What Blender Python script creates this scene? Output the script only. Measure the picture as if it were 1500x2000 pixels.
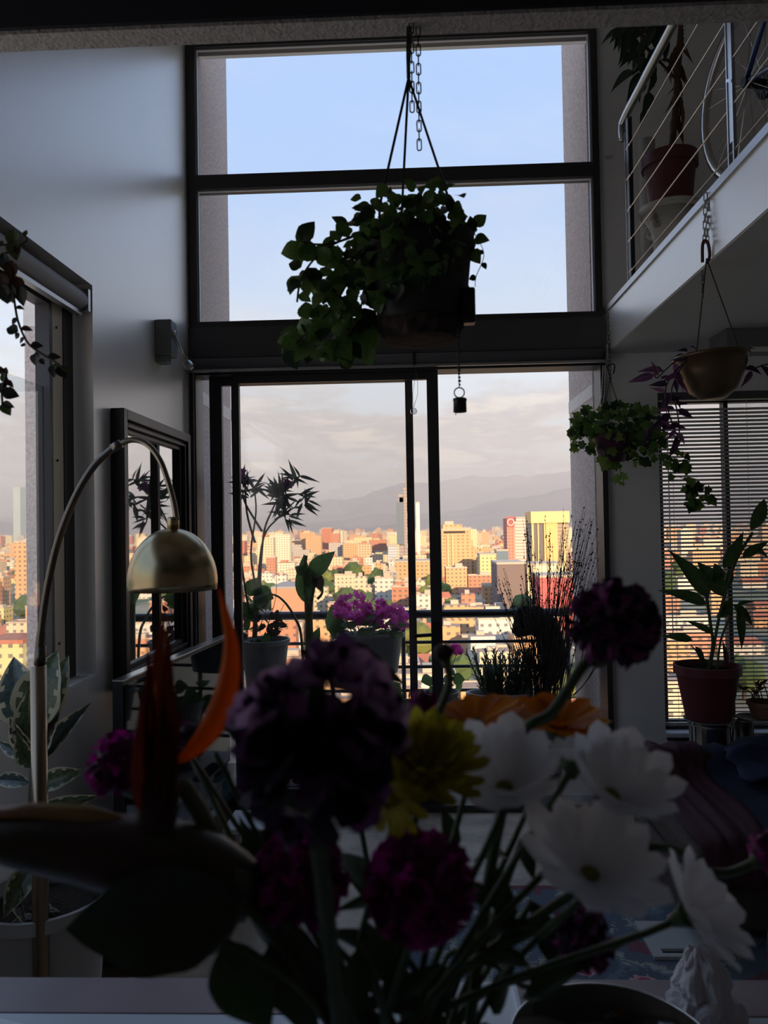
import bpy, bmesh, math, random
from mathutils import Vector, Matrix, noise
random.seed(7)
V = Vector
sc = bpy.context.scene
col = sc.collection
for o in list(bpy.data.objects):
    bpy.data.objects.remove(o)

# ------------------------------------------------------------------ camera
CAM = V((0.0, 0.0, 1.65))
YAW, PITCH, ROLL = math.radians(2.1), math.radians(1.1), math.radians(1.0)
_f = V((-math.sin(YAW)*math.cos(PITCH), math.cos(YAW)*math.cos(PITCH), math.sin(PITCH)))
_r0 = V((math.cos(YAW), math.sin(YAW), 0.0))
_u0 = _r0.cross(_f)
_r = _r0*math.cos(ROLL) - _u0*math.sin(ROLL)
_u = _u0*math.cos(ROLL) + _r0*math.sin(ROLL)
cam = bpy.data.cameras.new('camera')
camo = bpy.data.objects.new('camera', cam)
col.objects.link(camo)
camo.matrix_world = Matrix((( _r.x, _u.x, -_f.x, CAM.x), (_r.y, _u.y, -_f.y, CAM.y), (_r.z, _u.z, -_f.z, CAM.z), (0, 0, 0, 1)))
cam.sensor_fit = 'VERTICAL'
cam.lens = 6.86
cam.sensor_height = 6.86*2000/1500
cam.clip_start = 0.05
cam.clip_end = 40000
cam.dof.use_dof = True
cam.dof.focus_distance = 3.6
cam.dof.aperture_fstop = 1.7
sc.camera = camo

def at(x, y, Y):
    d = _f*1500 + _r*(x-750) - _u*(y-1000)
    return CAM + d*((Y-CAM.y)/d.y)
def atX(x, y, X):
    d = _f*1500 + _r*(x-750) - _u*(y-1000)
    return CAM + d*((X-CAM.x)/d.x)
def atZ(x, y, Z):
    d = _f*1500 + _r*(x-750) - _u*(y-1000)
    return CAM + d*((Z-CAM.z)/d.z)

# ------------------------------------------------------------------ world, sun, exposure
W = bpy.data.worlds.new('sky'); sc.world = W
W.use_nodes = True
nt = W.node_tree; nt.nodes.clear()
def N(t, typ, **kw):
    n = t.nodes.new(typ)
    for k, v in kw.items():
        if k.startswith('i_'):
            key = k[2:]
            key = int(key) if key.isdigit() else key.replace('_', ' ')
            n.inputs[key].default_value = v
        else:
            setattr(n, k, v)
    return n
def ramp(t, stops, src=None, interp='LINEAR'):
    n = t.nodes.new('ShaderNodeValToRGB')
    cr = n.color_ramp; cr.interpolation = interp
    while len(cr.elements) > 1: cr.elements.remove(cr.elements[-1])
    cr.elements[0].position = stops[0][0]; c = stops[0][1]; cr.elements[0].color = (*c, 1) if not isinstance(c, (int, float)) else (c, c, c, 1)
    for p, c in stops[1:]:
        e = cr.elements.new(p); e.color = (*c, 1) if not isinstance(c, (int, float)) else (c, c, c, 1)
    if src is not None: t.links.new(src, n.inputs[0])
    return n
def math_n(t, op, a, b=None):
    n = t.nodes.new('ShaderNodeMath'); n.operation = op
    for i, v in enumerate((a, b)):
        if v is None: continue
        if isinstance(v, (int, float)): n.inputs[i].default_value = v
        else: t.links.new(v, n.inputs[i])
    return n.outputs[0]
def mixc(t, fac, a, b, mode='MIX'):
    n = t.nodes.new('ShaderNodeMix'); n.data_type = 'RGBA'; n.blend_type = mode
    for i, v in ((0, fac), (6, a), (7, b)):
        if isinstance(v, (int, float)): n.inputs[i].default_value = v
        elif isinstance(v, tuple): n.inputs[i].default_value = (*v, 1)
        else: t.links.new(v, n.inputs[i])
    return n.outputs[2]
tc = N(nt, 'ShaderNodeTexCoord')
sx = N(nt, 'ShaderNodeSeparateXYZ'); nt.links.new(tc.outputs['Generated'], sx.inputs[0])
elev = math_n(nt, 'MAXIMUM', sx.outputs[2], 0.0)
clear = ramp(nt, [(0.0, (.74, .76, .82)), (.10, (.72, .84, .96)), (.20, (.74, .86, 1.0)), (.30, (.54, .72, 1.0)), (.42, (.44, .64, 1.0)), (.55, (.42, .62, 1.0)), (1.0, (.42, .62, 1.0))], elev)
den = math_n(nt, 'ADD', elev, 0.10)
cx = math_n(nt, 'DIVIDE', sx.outputs[0], den); cy = math_n(nt, 'DIVIDE', sx.outputs[1], den)
cmb = N(nt, 'ShaderNodeCombineXYZ'); nt.links.new(cx, cmb.inputs[0]); nt.links.new(cy, cmb.inputs[1])
n1 = N(nt, 'ShaderNodeTexNoise', i_Scale=1.5, i_Detail=10.0, i_Roughness=.58, i_Distortion=.35); nt.links.new(cmb.outputs[0], n1.inputs['Vector'])
n2 = N(nt, 'ShaderNodeTexNoise', i_Scale=.55, i_Detail=6.0, i_Roughness=.6, i_Distortion=.8); nt.links.new(cmb.outputs[0], n2.inputs['Vector'])
low = ramp(nt, [(0.0, 1.0), (.115, 1.0), (.165, .45), (.24, .08), (1.0, .0)], elev)     # heavy cloud near the horizon
cl = math_n(nt, 'ADD', n1.outputs[0], math_n(nt, 'MULTIPLY', low.outputs[0], .20))
cloud = ramp(nt, [(.52, 0.0), (.64, 1.0)], cl)
wisp = ramp(nt, [(.48, 0.0), (.80, .55)], n2.outputs[0])
ccol = ramp(nt, [(.40, (.80, .72, .66)), (.47, (.68, .63, .62)), (.53, (.60, .57, .58)), (.59, (.90, .79, .71)), (.67, (1.0, .90, .78))], n1.outputs[0])
base = mixc(nt, wisp.outputs[0], clear.outputs[0], (.86, .90, .97))
lowmask = ramp(nt, [(0.0, 1.0), (.135, 1.0), (.185, .45), (.28, .14), (1.0, .10)], elev)
cm = math_n(nt, 'MULTIPLY', cloud.outputs[0], lowmask.outputs[0])
skyc = mixc(nt, cm, base, ccol.outputs[0])
bg = N(nt, 'ShaderNodeBackground', i_Strength=1.0); nt.links.new(skyc, bg.inputs[0])
wo = N(nt, 'ShaderNodeOutputWorld'); nt.links.new(bg.outputs[0], wo.inputs[0])

sun = bpy.data.lights.new('sun', 'SUN'); sun.energy = 6.5; sun.color = (1.0, .70, .40); sun.angle = .009
suno = bpy.data.objects.new('sun', sun); col.objects.link(suno)
suno.rotation_euler = V((-.42, 1.0, -.26)).to_track_quat('-Z', 'Y').to_euler()

sc.view_settings.view_transform = 'Standard'; sc.view_settings.look = 'None'
sc.view_settings.exposure = 0.15; sc.view_settings.gamma = 1.0
sc.view_settings.use_curve_mapping = False
try:
    sc.cycles.use_denoising = True
    sc.cycles.max_bounces = 10; sc.cycles.diffuse_bounces = 5; sc.cycles.transparent_max_bounces = 16
    sc.cycles.volume_bounces = 0
    sc.cycles.caustics_reflective = False; sc.cycles.caustics_refractive = False
except Exception:
    pass

# ------------------------------------------------------------------ materials
MATS = {}
def mat(name, c, rough=.6, metal=0.0, var=.0, vscale=8.0, bump=0.0, bscale=40.0, spec=.5, trans=0.0, c2=None, coat=0.0):
    if name in MATS: return MATS[name]
    m = bpy.data.materials.new(name); m.use_nodes = True
    t = m.node_tree; p = t.nodes['Principled BSDF']
    p.inputs['Base Color'].default_value = (*c, 1); p.inputs['Roughness'].default_value = rough
    p.inputs['Metallic'].default_value = metal
    p.inputs['Specular IOR Level'].default_value = spec
    if coat: p.inputs['Coat Weight'].default_value = coat
    g = N(t, 'ShaderNodeTexCoord')
    if var or c2:
        nz = N(t, 'ShaderNodeTexNoise', i_Scale=vscale, i_Detail=5.0, i_Roughness=.6)
        t.links.new(g.outputs['Object'], nz.inputs['Vector'])
        d = c2 if c2 else tuple(max(0, x*(1-var)) for x in c)
        e = c if c2 else tuple(min(1, x*(1+var*.5)) for x in c)
        r = ramp(t, [(.35, d), (.65, e)], nz.outputs[0]); t.links.new(r.outputs[0], p.inputs['Base Color'])
    if bump:
        nb = N(t, 'ShaderNodeTexNoise', i_Scale=bscale, i_Detail=4.0); t.links.new(g.outputs['Object'], nb.inputs['Vector'])
        b = N(t, 'ShaderNodeBump', i_Strength=bump, i_Distance=.01); t.links.new(nb.outputs[0], b.inputs['Height']); t.links.new(b.outputs[0], p.inputs['Normal'])
    if trans:
        out = t.nodes['Material Output']
        tr = N(t, 'ShaderNodeBsdfTranslucent')
        src = p.inputs['Base Color']
        if src.links: t.links.new(src.links[0].from_socket, tr.inputs[0])
        else: tr.inputs[0].default_value = (*c, 1)
        ms = N(t, 'ShaderNodeMixShader', i_0=trans); t.links.new(p.outputs[0], ms.inputs[1]); t.links.new(tr.outputs[0], ms.inputs[2]); t.links.new(ms.outputs[0], out.inputs[0])
    MATS[name] = m
    return m
def glass_mat(name, tint=(1, 1, 1), boost=1.0):
    m = bpy.data.materials.new(name); m.use_nodes = True; t = m.node_tree; t.nodes.clear()
    fr = N(t, 'ShaderNodeFresnel', i_IOR=1.45); gg = N(t, 'ShaderNodeNewGeometry')
    t.links.new(math_n(t, 'SUBTRACT', 1.45, math_n(t, 'MULTIPLY', gg.outputs['Backfacing'], 1.45-1/1.45)), fr.inputs['IOR']); tr = N(t, 'ShaderNodeBsdfTransparent'); tr.inputs[0].default_value = (*tint, 1)
    gl = N(t, 'ShaderNodeBsdfGlossy', i_Roughness=.02); ms = N(t, 'ShaderNodeMixShader')
    f = math_n(t, 'MULTIPLY', fr.outputs[0], boost)
    t.links.new(f, ms.inputs[0]); t.links.new(tr.outputs[0], ms.inputs[1]); t.links.new(gl.outputs[0], ms.inputs[2])
    o = N(t, 'ShaderNodeOutputMaterial'); t.links.new(ms.outputs[0], o.inputs[0]); MATS[name] = m
    return m
plaster = mat('plaster', (.90, .90, .90), .75, var=.05, vscale=2.5, bump=.12, bscale=30)
satin = mat('satin_wall_paint', (.95, .915, .86), .36, var=.02, vscale=2.5, bump=.05, bscale=14, spec=1.0, coat=1.0)
satin.node_tree.nodes['Principled BSDF'].inputs['Coat Roughness'].default_value = .34; satin.node_tree.nodes['Principled BSDF'].inputs['Coat IOR'].default_value = 2.6
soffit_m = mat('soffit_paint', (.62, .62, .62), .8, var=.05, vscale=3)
beam_m = mat('beam_stucco', (.46, .43, .41), .9, var=.2, vscale=60, bump=.6, bscale=120)
dark_frame = mat('dark_aluminium', (.055, .052, .055), .45, .3)
grey_metal = mat('grey_metal', (.45, .45, .47), .35, .8)
steel = mat('brushed_steel', (.55, .55, .56), .3, 1.0)
chrome = mat('chrome', (.75, .73, .70), .08, 1.0)
pebble = mat('pebble_dash', (.72, .62, .58), .95, c2=(.46, .38, .36), vscale=55, bump=.8, bscale=70)
stucco_band = mat('pale_stucco', (.80, .75, .70), .9, var=.08, vscale=20)
glass = glass_mat('window_glass', (.995, .995, .995))
roller_m = mat('roller_fabric', (.30, .30, .31), .7, var=.06, vscale=5)
black_m = mat('black_satin', (.012, .012, .014), .35)
gloss_black = mat('black_gloss', (.006, .006, .008), .12)
soil = mat('soil', (.035, .022, .015), .95, var=.5, vscale=60, bump=.8, bscale=80)
white_plastic = mat('white_plastic', (.7, .7, .7), .45)
cream_pvc = mat('cream_pvc', (.78, .66, .48), .5)

# ------------------------------------------------------------------ mesh helpers
LOC = {}
class MB:
    def __init__(s): s.v = []; s.f = []
    def add(s, vs, fs):
        k = len(s.v); s.v += [V(p) for p in vs]; s.f += [tuple(i+k for i in f) for f in fs]; return s
    def box(s, a, b):
        x0, y0, z0 = a; x1, y1, z1 = b
        return s.add([(x0,y0,z0),(x1,y0,z0),(x1,y1,z0),(x0,y1,z0),(x0,y0,z1),(x1,y0,z1),(x1,y1,z1),(x0,y1,z1)],
                     [(0,3,2,1),(4,5,6,7),(0,1,5,4),(1,2,6,5),(2,3,7,6),(3,0,4,7)])
    def bar(s, p0, p1, w, h, up=(0,0,1)):
        p0 = V(p0); p1 = V(p1); d = (p1-p0).normalized(); x = d.cross(V(up))
        if x.length < 1e-4: x = d.cross(V((1,0,0)))
        x.normalize(); z = x.cross(d); x = x*w/2; z = z*h/2
        return s.add([p0-x-z, p0+x-z, p0+x+z, p0-x+z, p1-x-z, p1+x-z, p1+x+z, p1-x+z],
                     [(0,1,2,3),(4,7,6,5),(0,4,5,1),(1,5,6,2),(2,6,7,3),(3,7,4,0)])
    def tube(s, pts, r, n=8, closed=False):
        pts = [V(p) for p in pts]; m = len(pts)
        rr = r if isinstance(r, (list, tuple)) else [r]*m
        k = len(s.v); prev = None
        for i, p in enumerate(pts):
            if closed: d = pts[(i+1) % m]-pts[i-1]
            else: d = pts[min(i+1, m-1)]-pts[max(i-1, 0)]
            if d.length < 1e-9: d = V((0,0,1))
            d.normalize()
            if prev is None:
                a = d.cross(V((0,0,1)))
                if a.length < .05: a = d.cross(V((1,0,0)))
            else:
                a = prev - d*prev.dot(d)
                if a.length < 1e-4: a = d.cross(V((1,0,0)))
            a.normalize(); prev = a; b = d.cross(a)
            for j in range(n):
                t = 2*math.pi*j/n; s.v.append(p + (a*math.cos(t)+b*math.sin(t))*rr[i])
        L = m if closed else m-1
        for i in range(L):
            for j in range(n):
                i2 = (i+1) % m; j2 = (j+1) % n
                s.f.append((k+i*n+j, k+i*n+j2, k+i2*n+j2, k+i2*n+j))
        if not closed:
            s.f.append(tuple(k+j for j in reversed(range(n)))); s.f.append(tuple(k+(m-1)*n+j for j in range(n)))
        return s
    def lathe(s, prof, c=(0,0,0), n=24, cap0=True, cap1=True, axis=None, wob=None):
        c = V(c); k = len(s.v); q = V((0,0,1)).rotation_difference(V(axis)) if axis is not None else None
        for i, (r, z) in enumerate(prof):
            for j in range(n):
                t = 2*math.pi*j/n; w = 1+(wob(t, i) if wob else 0)
                p = V((r*w*math.cos(t), r*w*math.sin(t), z))
                s.v.append(c + (q @ p if q else p))
        for i in range(len(prof)-1):
            for j in range(n):
                j2 = (j+1) % n; s.f.append((k+i*n+j, k+i*n+j2, k+(i+1)*n+j2, k+(i+1)*n+j))
        if cap0: s.f.append(tuple(k+j for j in reversed(range(n))))
        if cap1: s.f.append(tuple(k+(len(prof)-1)*n+j for j in range(n)))
        return s
    def ball(s, c, r, n=10, m=6, sc3=(1,1,1)):
        prof = [(max(1e-4, math.sin(math.pi*i/m)), -math.cos(math.pi*i/m)) for i in range(m+1)]
        k = len(s.v); s.lathe(prof, n=n)
        for i in range(k, len(s.v)):
            p = s.v[i]; s.v[i] = V(c)+V((p.x*r*sc3[0], p.y*r*sc3[1], p.z*r*sc3[2]))
        return s
    def grid(s, fn, nu, nv):
        k = len(s.v)
        for i in range(nu+1):
            for j in range(nv+1): s.v.append(V(fn(i/nu, j/nv)))
        for i in range(nu):
            for j in range(nv):
                a = k+i*(nv+1)+j; s.f.append((a, a+nv+1, a+nv+2, a+1))
        return s
    def mesh(s, name, m, smooth=False, off=V((0,0,0))):
        me = bpy.data.meshes.new(name); me.from_pydata([tuple(p-off) for p in s.v], [], s.f)
        if m: me.materials.append(m)
        if smooth: me.polygons.foreach_set('use_smooth', [True]*len(me.polygons))
        me.update(); return me
    def build(s, name, m, parent=None, smooth=False, solid=0.0, bevel=0.0, sub=0):
        off = LOC.get(parent.name, V((0,0,0))) if parent else V((0,0,0))
        o = bpy.data.objects.new(name, s.mesh(name, m, smooth, off)); col.objects.link(o)
        if parent: o.parent = parent
        LOC[o.name] = off
        if solid:
            q = o.modifiers.new('solid', 'SOLIDIFY'); q.thickness = solid; q.offset = 0
        if bevel:
            q = o.modifiers.new('bevel', 'BEVEL'); q.width = bevel; q.segments = 2; q.limit_method = 'ANGLE'
        if sub:
            q = o.modifiers.new('sub', 'SUBSURF'); q.levels = sub; q.render_levels = sub
        return o
def tag(o, label=None, cat=None, group=None, kind=None):
    if label: o['label'] = label
    if cat: o['category'] = cat
    if group: o['group'] = group
    if kind: o['kind'] = kind
    return o
def thing(name, loc, label, cat, group=None):
    o = bpy.data.objects.new(name, None); col.objects.link(o); o.location = loc; o.empty_display_size = .05
    LOC[o.name] = V(loc); return tag(o, label, cat, group)
def struct(o): o['kind'] = 'structure'; return o
def box(name, a, b, m, parent=None, bevel=0.0): return MB().box(a, b).build(name, m, parent, bevel=bevel)
def put(me, name, parent, p, d, n, s, sxz=1.0):
    y = V(d).normalized(); n = V(n); x = y.cross(n)
    if x.length < 1e-3: x = y.cross(V((.3, .2, 1)))
    x.normalize(); z = x.cross(y)
    o = bpy.data.objects.new(name, me); col.objects.link(o); o.parent = parent
    q = V(p)-LOC[parent.name]
    a = s*sxz
    o.matrix_local = Matrix(((x.x*a, y.x*s, z.x*s, q.x), (x.y*a, y.y*s, z.y*s, q.y), (x.z*a, y.z*s, z.z*s, q.z), (0,0,0,1)))
    return o
def rnd(a, b): return random.uniform(a, b)
def rvec(): return V((rnd(-1,1), rnd(-1,1), rnd(-1,1)))
def bez(p0, p1, p2, n=10):
    p0, p1, p2 = V(p0), V(p1), V(p2)
    return [p0*(1-t)**2+p1*2*t*(1-t)+p2*t*t for t in [i/n for i in range(n+1)]]
def spline(pts, k=5):
    pts = [V(p) for p in pts]; out = []
    for i in range(len(pts)-1):
        a = pts[max(i-1,0)]; b = pts[i]; c = pts[i+1]; d = pts[min(i+2, len(pts)-1)]
        for j in range(k):
            t = j/k; out.append(.5*((2*b)+(c-a)*t+(2*a-5*b+4*c-d)*t*t+(3*b-a-3*c+d)*t**3))
    return out+[pts[-1]]
PROF = {
 'ovate': lambda t: math.sin(math.pi*min(1, t)**.75)*1.0,
 'lance': lambda t: math.sin(math.pi*t**.6)**1.2,
 'heart': lambda t: (1-t)**.6*min(1, (t*9)**.5)*1.15,
 'obov': lambda t: math.sin(math.pi*t**1.5)**.8,
 'petal': lambda t: min(1, .25+t*1.2)*math.sqrt(max(0, 1-max(0, (t-.72)/.28)**2)),
 'strap': lambda t: min(1, .45+t*1.5)*math.sqrt(max(0, 1-max(0, (t-.78)/.22)**2)),
 'ruff': lambda t: (.2+t)*1.0 if t < .9 else .98,
}
def leaf(name, m, prof='ovate', w=.5, fold=.12, bend=.25, n=8, wave=0.0, cols=4, cup=0.0, margin=None):
    b = MB(); f = PROF[prof]
    def fn(u, v):
        hw = max(.004, f(u))*w*.5; s = v*2-1
        th = bend*2*u; L = (math.sin(th)/(2*bend) if bend else u); D = ((1-math.cos(th))/(2*bend) if bend else 0)
        z = -D + abs(s)*hw*fold*2 - cup*s*s*hw + wave*math.sin(u*19+s*3)*s*s*hw
        return (s*hw, L, z)
    b.grid(fn, n, cols)
    me = b.mesh(name, m, True)
    if margin:
        me.materials.append(margin)
        for i, p in enumerate(me.polygons):
            if i % cols in (0, cols-1) or (i % cols in (1, cols-2) and i % 3 == 0): p.material_index = 1
    return me
# ------------------------------------------------------------------ room shell
XL, XR, YW, ZT = -1.30, 1.125, 4.50, 5.0
XRR, YB = 3.2, -2.4
floor_m = mat('floor_wood', (.46, .36, .27), .45, var=.35, vscale=6)
struct(box('floor', (XL-.25, YB-.2, -.2), (XRR+.2, 4.62, 0), floor_m))
struct(box('ceiling', (XL-.25, YB-.2, ZT), (XRR+.2, 4.75, ZT+.2), plaster))
struct(box('wall_back', (XL-.25, YB-.2, 0), (XRR+.2, YB, ZT), plaster))
struct(box('wall_right', (XRR, YB, 0), (XRR+.2, 4.75, ZT), plaster))
# left wall with its window opening
WY0, WY1, WZ0, WZ1 = .55, 3.10, 1.06, 2.665
m = MB(); X0 = XL-.22
m.box((X0, YB, 0), (XL, WY0, ZT)).box((X0, WY1, 0), (XL, 4.62, ZT)).box((X0, WY0, 0), (XL, WY1, WZ0)).box((X0, WY0, WZ1), (XL, WY1, ZT))
struct(m.build('wall_left', satin))
# window wall: right part with the blind's opening, lintel over the glazing
BX0, BX1, BZ0, BZ1 = 1.435, 2.95, .43, 2.40
m = MB()
m.box((XR, YW, 0), (BX0, YW+.22, ZT)).box((BX1, YW, 0), (XRR, YW+.22, ZT)).box((BX0, YW, 0), (BX1, YW+.22, BZ0)).box((BX0, YW, BZ1), (BX1, YW+.22, ZT))
m.box((XL, YW, 4.60), (XR, YW+.22, ZT))
struct(m.build('wall_window', plaster))
# slab over the near part of the room with its edge beam
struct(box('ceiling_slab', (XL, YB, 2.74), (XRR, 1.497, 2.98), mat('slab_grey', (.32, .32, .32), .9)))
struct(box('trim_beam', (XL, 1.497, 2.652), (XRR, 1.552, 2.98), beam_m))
struct(box('trim_beam_shade', (XL, 1.488, 2.66), (XRR, 1.497, 2.98), mat('beam_shade_black', (.012, .012, .02), .7)))  # black board added so its colour carries the shade on the beam's near face
# mezzanine
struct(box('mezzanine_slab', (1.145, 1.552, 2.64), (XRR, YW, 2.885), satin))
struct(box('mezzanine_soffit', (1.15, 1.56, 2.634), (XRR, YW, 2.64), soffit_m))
struct(box('trim_edge', (1.135, 1.56, 2.865), (1.20, YW, 2.897), grey_metal))

# ------------------------------------------------------------------ double-height glazing
wf = MB()
FY0, FY1 = 4.47, 4.56
wf.box((XL, FY0, 2.68), (-1.245, FY1, 4.60)).box((1.085, FY0, 2.68), (XR, FY1, 4.60))
wf.box((-1.245, FY0, 4.52), (1.085, FY1, 4.60)).box((-1.245, FY0, 2.84), (1.085, FY1, 2.878))
w1 = struct(wf.build('window_1', dark_frame))
struct(box('transom', (-1.245, FY0, 3.668), (1.085, FY1, 3.752), dark_frame, w1)); del w1.children[0]['kind']
box('pane', (-1.245, 4.51, 3.752), (1.085, 4.518, 4.52), glass, w1)
box('pane', (-1.245, 4.51, 2.878), (1.085, 4.518, 3.668), glass, w1)
bead_m = mat('pale_glazing_bead', (.62, .62, .66), .4)
for (x0, x1) in ((-1.245, -1.236), (1.076, 1.085)):
    for (z0, z1) in ((2.878, 3.668), (3.752, 4.52)): box('glazing_bead', (x0, 4.488, z0), (x1, 4.509, z1), bead_m, w1)
for z in (4.512, 3.66, ): box('glazing_bead', (-1.236, 4.489, z), (1.076, 4.508, z+.008), bead_m, w1)
spandrel = struct(box('trim_1', (XL, 4.455, 2.66), (XR, 4.56, 2.84), mat('spandrel_panel', (.075, .075, .08), .5)))

# sliding door: outer frame and two stacked leaves, right half standing open
DZ = 2.56
m = MB()
m.box((XL, 4.46, 0), (-1.26, 4.62, 2.66)).box((1.10, 4.46, 0), (XR+.005, 4.62, 2.66)).box((-1.26, 4.46, DZ), (1.10, 4.62, 2.66)).box((-1.26, 4.46, 0), (1.10, 4.62, .04))
d1 = struct(m.build('door_1', dark_frame))
def sash(xa0, xa1, xb0, xb1, y0, y1, handle=False):
    m = MB(); zt = 2.515
    m.box((xa0, y0, .04), (xa1, y1, DZ)).box((xb0, y0, .04), (xb1, y1, DZ)).box((xa1, y0, zt), (xb0, y1, DZ)).box((xa1, y0, .04), (xb0, y1, .12))
    s = m.build('sash', dark_frame, d1)
    box('pane', (xa1, (y0+y1)/2-.003, .12), (xb0, (y0+y1)/2+.003, zt), glass, s)
    if handle:
        h = MB(); p = at(852, 1238, y0)
        h.box((p.x-.02, y0-.012, p.z-.07), (p.x+.02, y0, p.z+.07)); h.bar((p.x+.005, y0-.025, p.z), (p.x-.13, y0-.03, p.z-.006), .018, .02); h.bar((p.x, y0, p.z), (p.x, y0-.03, p.z), .018, .018)
        h.build('handle', black_m, s)
    return s
sash(-1.207, -1.133, -.03, .015, 4.565, 4.60)
sash(-1.062, -1.017, .099, .165, 4.51, 4.55, True)
# roller blind of the big window
rb = thing('roller_blind', (0, 4.42, 2.62), 'grey roller blind tube running above the sliding balcony door', 'blind')
MB().tube([(-1.27, 4.42, 2.615), (1.12, 4.42, 2.615)], .034, 16).build('tube', mat('roller_dark', (.12, .12, .13), .55), rb, True)
box('bottom_bar', (-1.27, 4.405, 2.568), (1.12, 4.425, 2.582), grey_metal, rb)
for x in (-1.285, 1.122): box('bracket', (x-.006, 4.375, 2.575), (x+.006, 4.47, 2.66), grey_metal, rb)
box('splice_clip', (.02, 4.382, 2.575), (.035, 4.455, 2.652), black_m, rb)

def bead_chain(name, pts, r, label, step=.012, m=None, group=None):
    t = thing(name, pts[0], label, 'chain', group)
    b = MB()
    for i in range(len(pts)-1):
        a, c = V(pts[i]), V(pts[i+1]); k = max(1, int((c-a).length/step))
        for j in range(k): b.ball(a+(c-a)*(j/k), r, 5, 4)
    b.build('beads', m or white_plastic, t, True)
    MB().tube(pts, r*.35, 4).build('cord', m or white_plastic, t)
    return t
bead_chain('bead_chain', [(-1.285, 4.40, 2.58), (-1.287, 4.40, .98)], .0045, 'white beaded pull chain hanging beside the mirror', m=mat('grey_beads', (.4, .4, .4), .5))
bead_chain('bead_chain', [(-1.255, 4.40, 2.58), (-1.257, 4.40, .98)], .0045, 'grey beaded pull chain against the left door jamb', m=mat('grey_beads2', (.33, .33, .33), .5))
p0, p1 = at(1181, 722, 4.38), at(1166, 830, 4.38)
bead_chain('bead_chain', [at(1178, 715, 4.40), at(1175, 775, 4.40), at(1162, 830, 4.40)], .0045, 'white beaded blind chain looping down at the right door jamb')
bead_chain('bead_chain', [at(1182, 715, 4.40), at(1181, 770, 4.40), at(1170, 828, 4.40), at(1162, 830, 4.40)], .0045, 'second strand of white blind beads nearest the right wall')

# ------------------------------------------------------------------ left window, blind in its recess
wf = MB(); XA, XB = -1.43, -1.375
wf.box((XA, 2.875, WZ0), (XB, 2.895, WZ1-.1)).box((XA, 2.995, WZ0), (XB, WY1-.02, WZ1-.1))
wf.box((XA, WY0, WZ0), (XB, WY0+.06, WZ1-.1)).box((XA, WY0+.06, WZ0), (XB, 2.875, WZ0+.05)).box((XA, WY0+.06, WZ1-.14), (XB, 2.875, WZ1-.1))
w2 = struct(wf.build('window_2', dark_frame))
box('frame_strip', (XA+.005, 2.905, WZ0), (XB-.002, 2.99, WZ1-.1), cream_pvc, w2)
for z in (1.22, 1.93, 2.45):
    MB().lathe([(.005, 0), (.005, .003), (.001, .004)], (XB+.0, 2.935, z), 8, axis=(1, 0, 0)).build('screw', black_m, w2)
gtop = atX(90, 757, -1.40).z
box('pane', (-1.404, WY0+.06, WZ0+.05), (-1.398, 2.875, gtop), glass_mat('side_glass', (.96, .97, .97), 1.3), w2)
struct(box('trim_2', (X0, WY0, WZ0-.02), (XL-.001, WY1, WZ0+.008), mat('sill_white', (.75, .75, .74), .5)))
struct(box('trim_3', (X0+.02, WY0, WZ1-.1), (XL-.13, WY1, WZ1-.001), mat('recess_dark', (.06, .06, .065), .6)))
lb = thing('roller_blind', (-1.345, 2.0, 2.6), 'grey rolled-up blind in the recess over the side window', 'blind')
MB().tube([(-1.342, WY0+.03, 2.592), (-1.342, 3.06, 2.592)], .041, 18).build('tube', roller_m, lb, True)
box('bottom_bar', (-1.358, WY0+.03, 2.532), (-1.328, 3.05, 2.548), grey_metal, lb)
for y in (WY0+.015, 3.075): box('bracket', (-1.385, y-.01, 2.55), (-1.302, y+.01, 2.64), grey_metal, lb)
MB().ball((-1.34, 3.06, 2.54), .014, 8, 6).build('end_knob', steel, lb, True)

# ------------------------------------------------------------------ venetian blind and its window
w3m = MB()
w3m.box((BX0, 4.60, BZ0), (BX0+.05, 4.66, BZ1)).box((BX1-.05, 4.60, BZ0), (BX1, 4.66, BZ1)).box((BX0, 4.60, BZ1-.05), (BX1, 4.66, BZ1)).box((BX0, 4.60, BZ0), (BX1, 4.66, BZ0+.05)).box((1.85, 4.60, BZ0), (1.875, 4.66, BZ1))
w3 = struct(w3m.build('window_3', dark_frame))
box('pane', (BX0+.05, 4.625, BZ0+.05), (1.85, 4.631, BZ1-.05), glass, w3)
box('pane', (1.875, 4.625, BZ0+.05), (BX1-.05, 4.631, BZ1-.05), glass_mat('tinted_glass', (.74, .75, .76)), w3)
vb = thing('venetian_blind', (2.2, 4.55, .45), 'wide venetian blind of narrow grey slats over the right window', 'blind')
box('head_rail', (BX0+.005, 4.505, BZ1-.045), (BX1, 4.565, BZ1-.002), mat('blind_rail', (.10, .10, .10), .5), vb)
slat_m = mat('blind_slat', (.20, .20, .20), .5)
sl = MB(); L2 = (BX1-BX0-.02)/2
a = math.radians(27); hw = .0125
def slat_fn(u, v):
    s = v*2-1; c = (1-s*s)*.002
    return ((u*2-1)*L2, s*hw*math.cos(a)-c*math.sin(a), -s*hw*math.sin(a)+c)
sl.grid(slat_fn, 1, 3)
slm = sl.mesh('slat', slat_m)
slat_z0, pitch = .50, .0228
ns = int((BZ1-.06-slat_z0)/pitch)
for i in range(ns):
    o = bpy.data.objects.new('slat', slm); col.objects.link(o); o.parent = vb
    o.location = V(((BX0+BX1)/2+.002, 4.535, slat_z0+i*pitch))-LOC[vb.name]
    q = o.modifiers.new('solid', 'SOLIDIFY'); q.thickness = .0009
box('bottom_rail', (BX0+.01, 4.522, .47), (BX1-.01, 4.548, .486), mat('blind_rail2', (.5, .5, .5), .5), vb)
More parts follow.
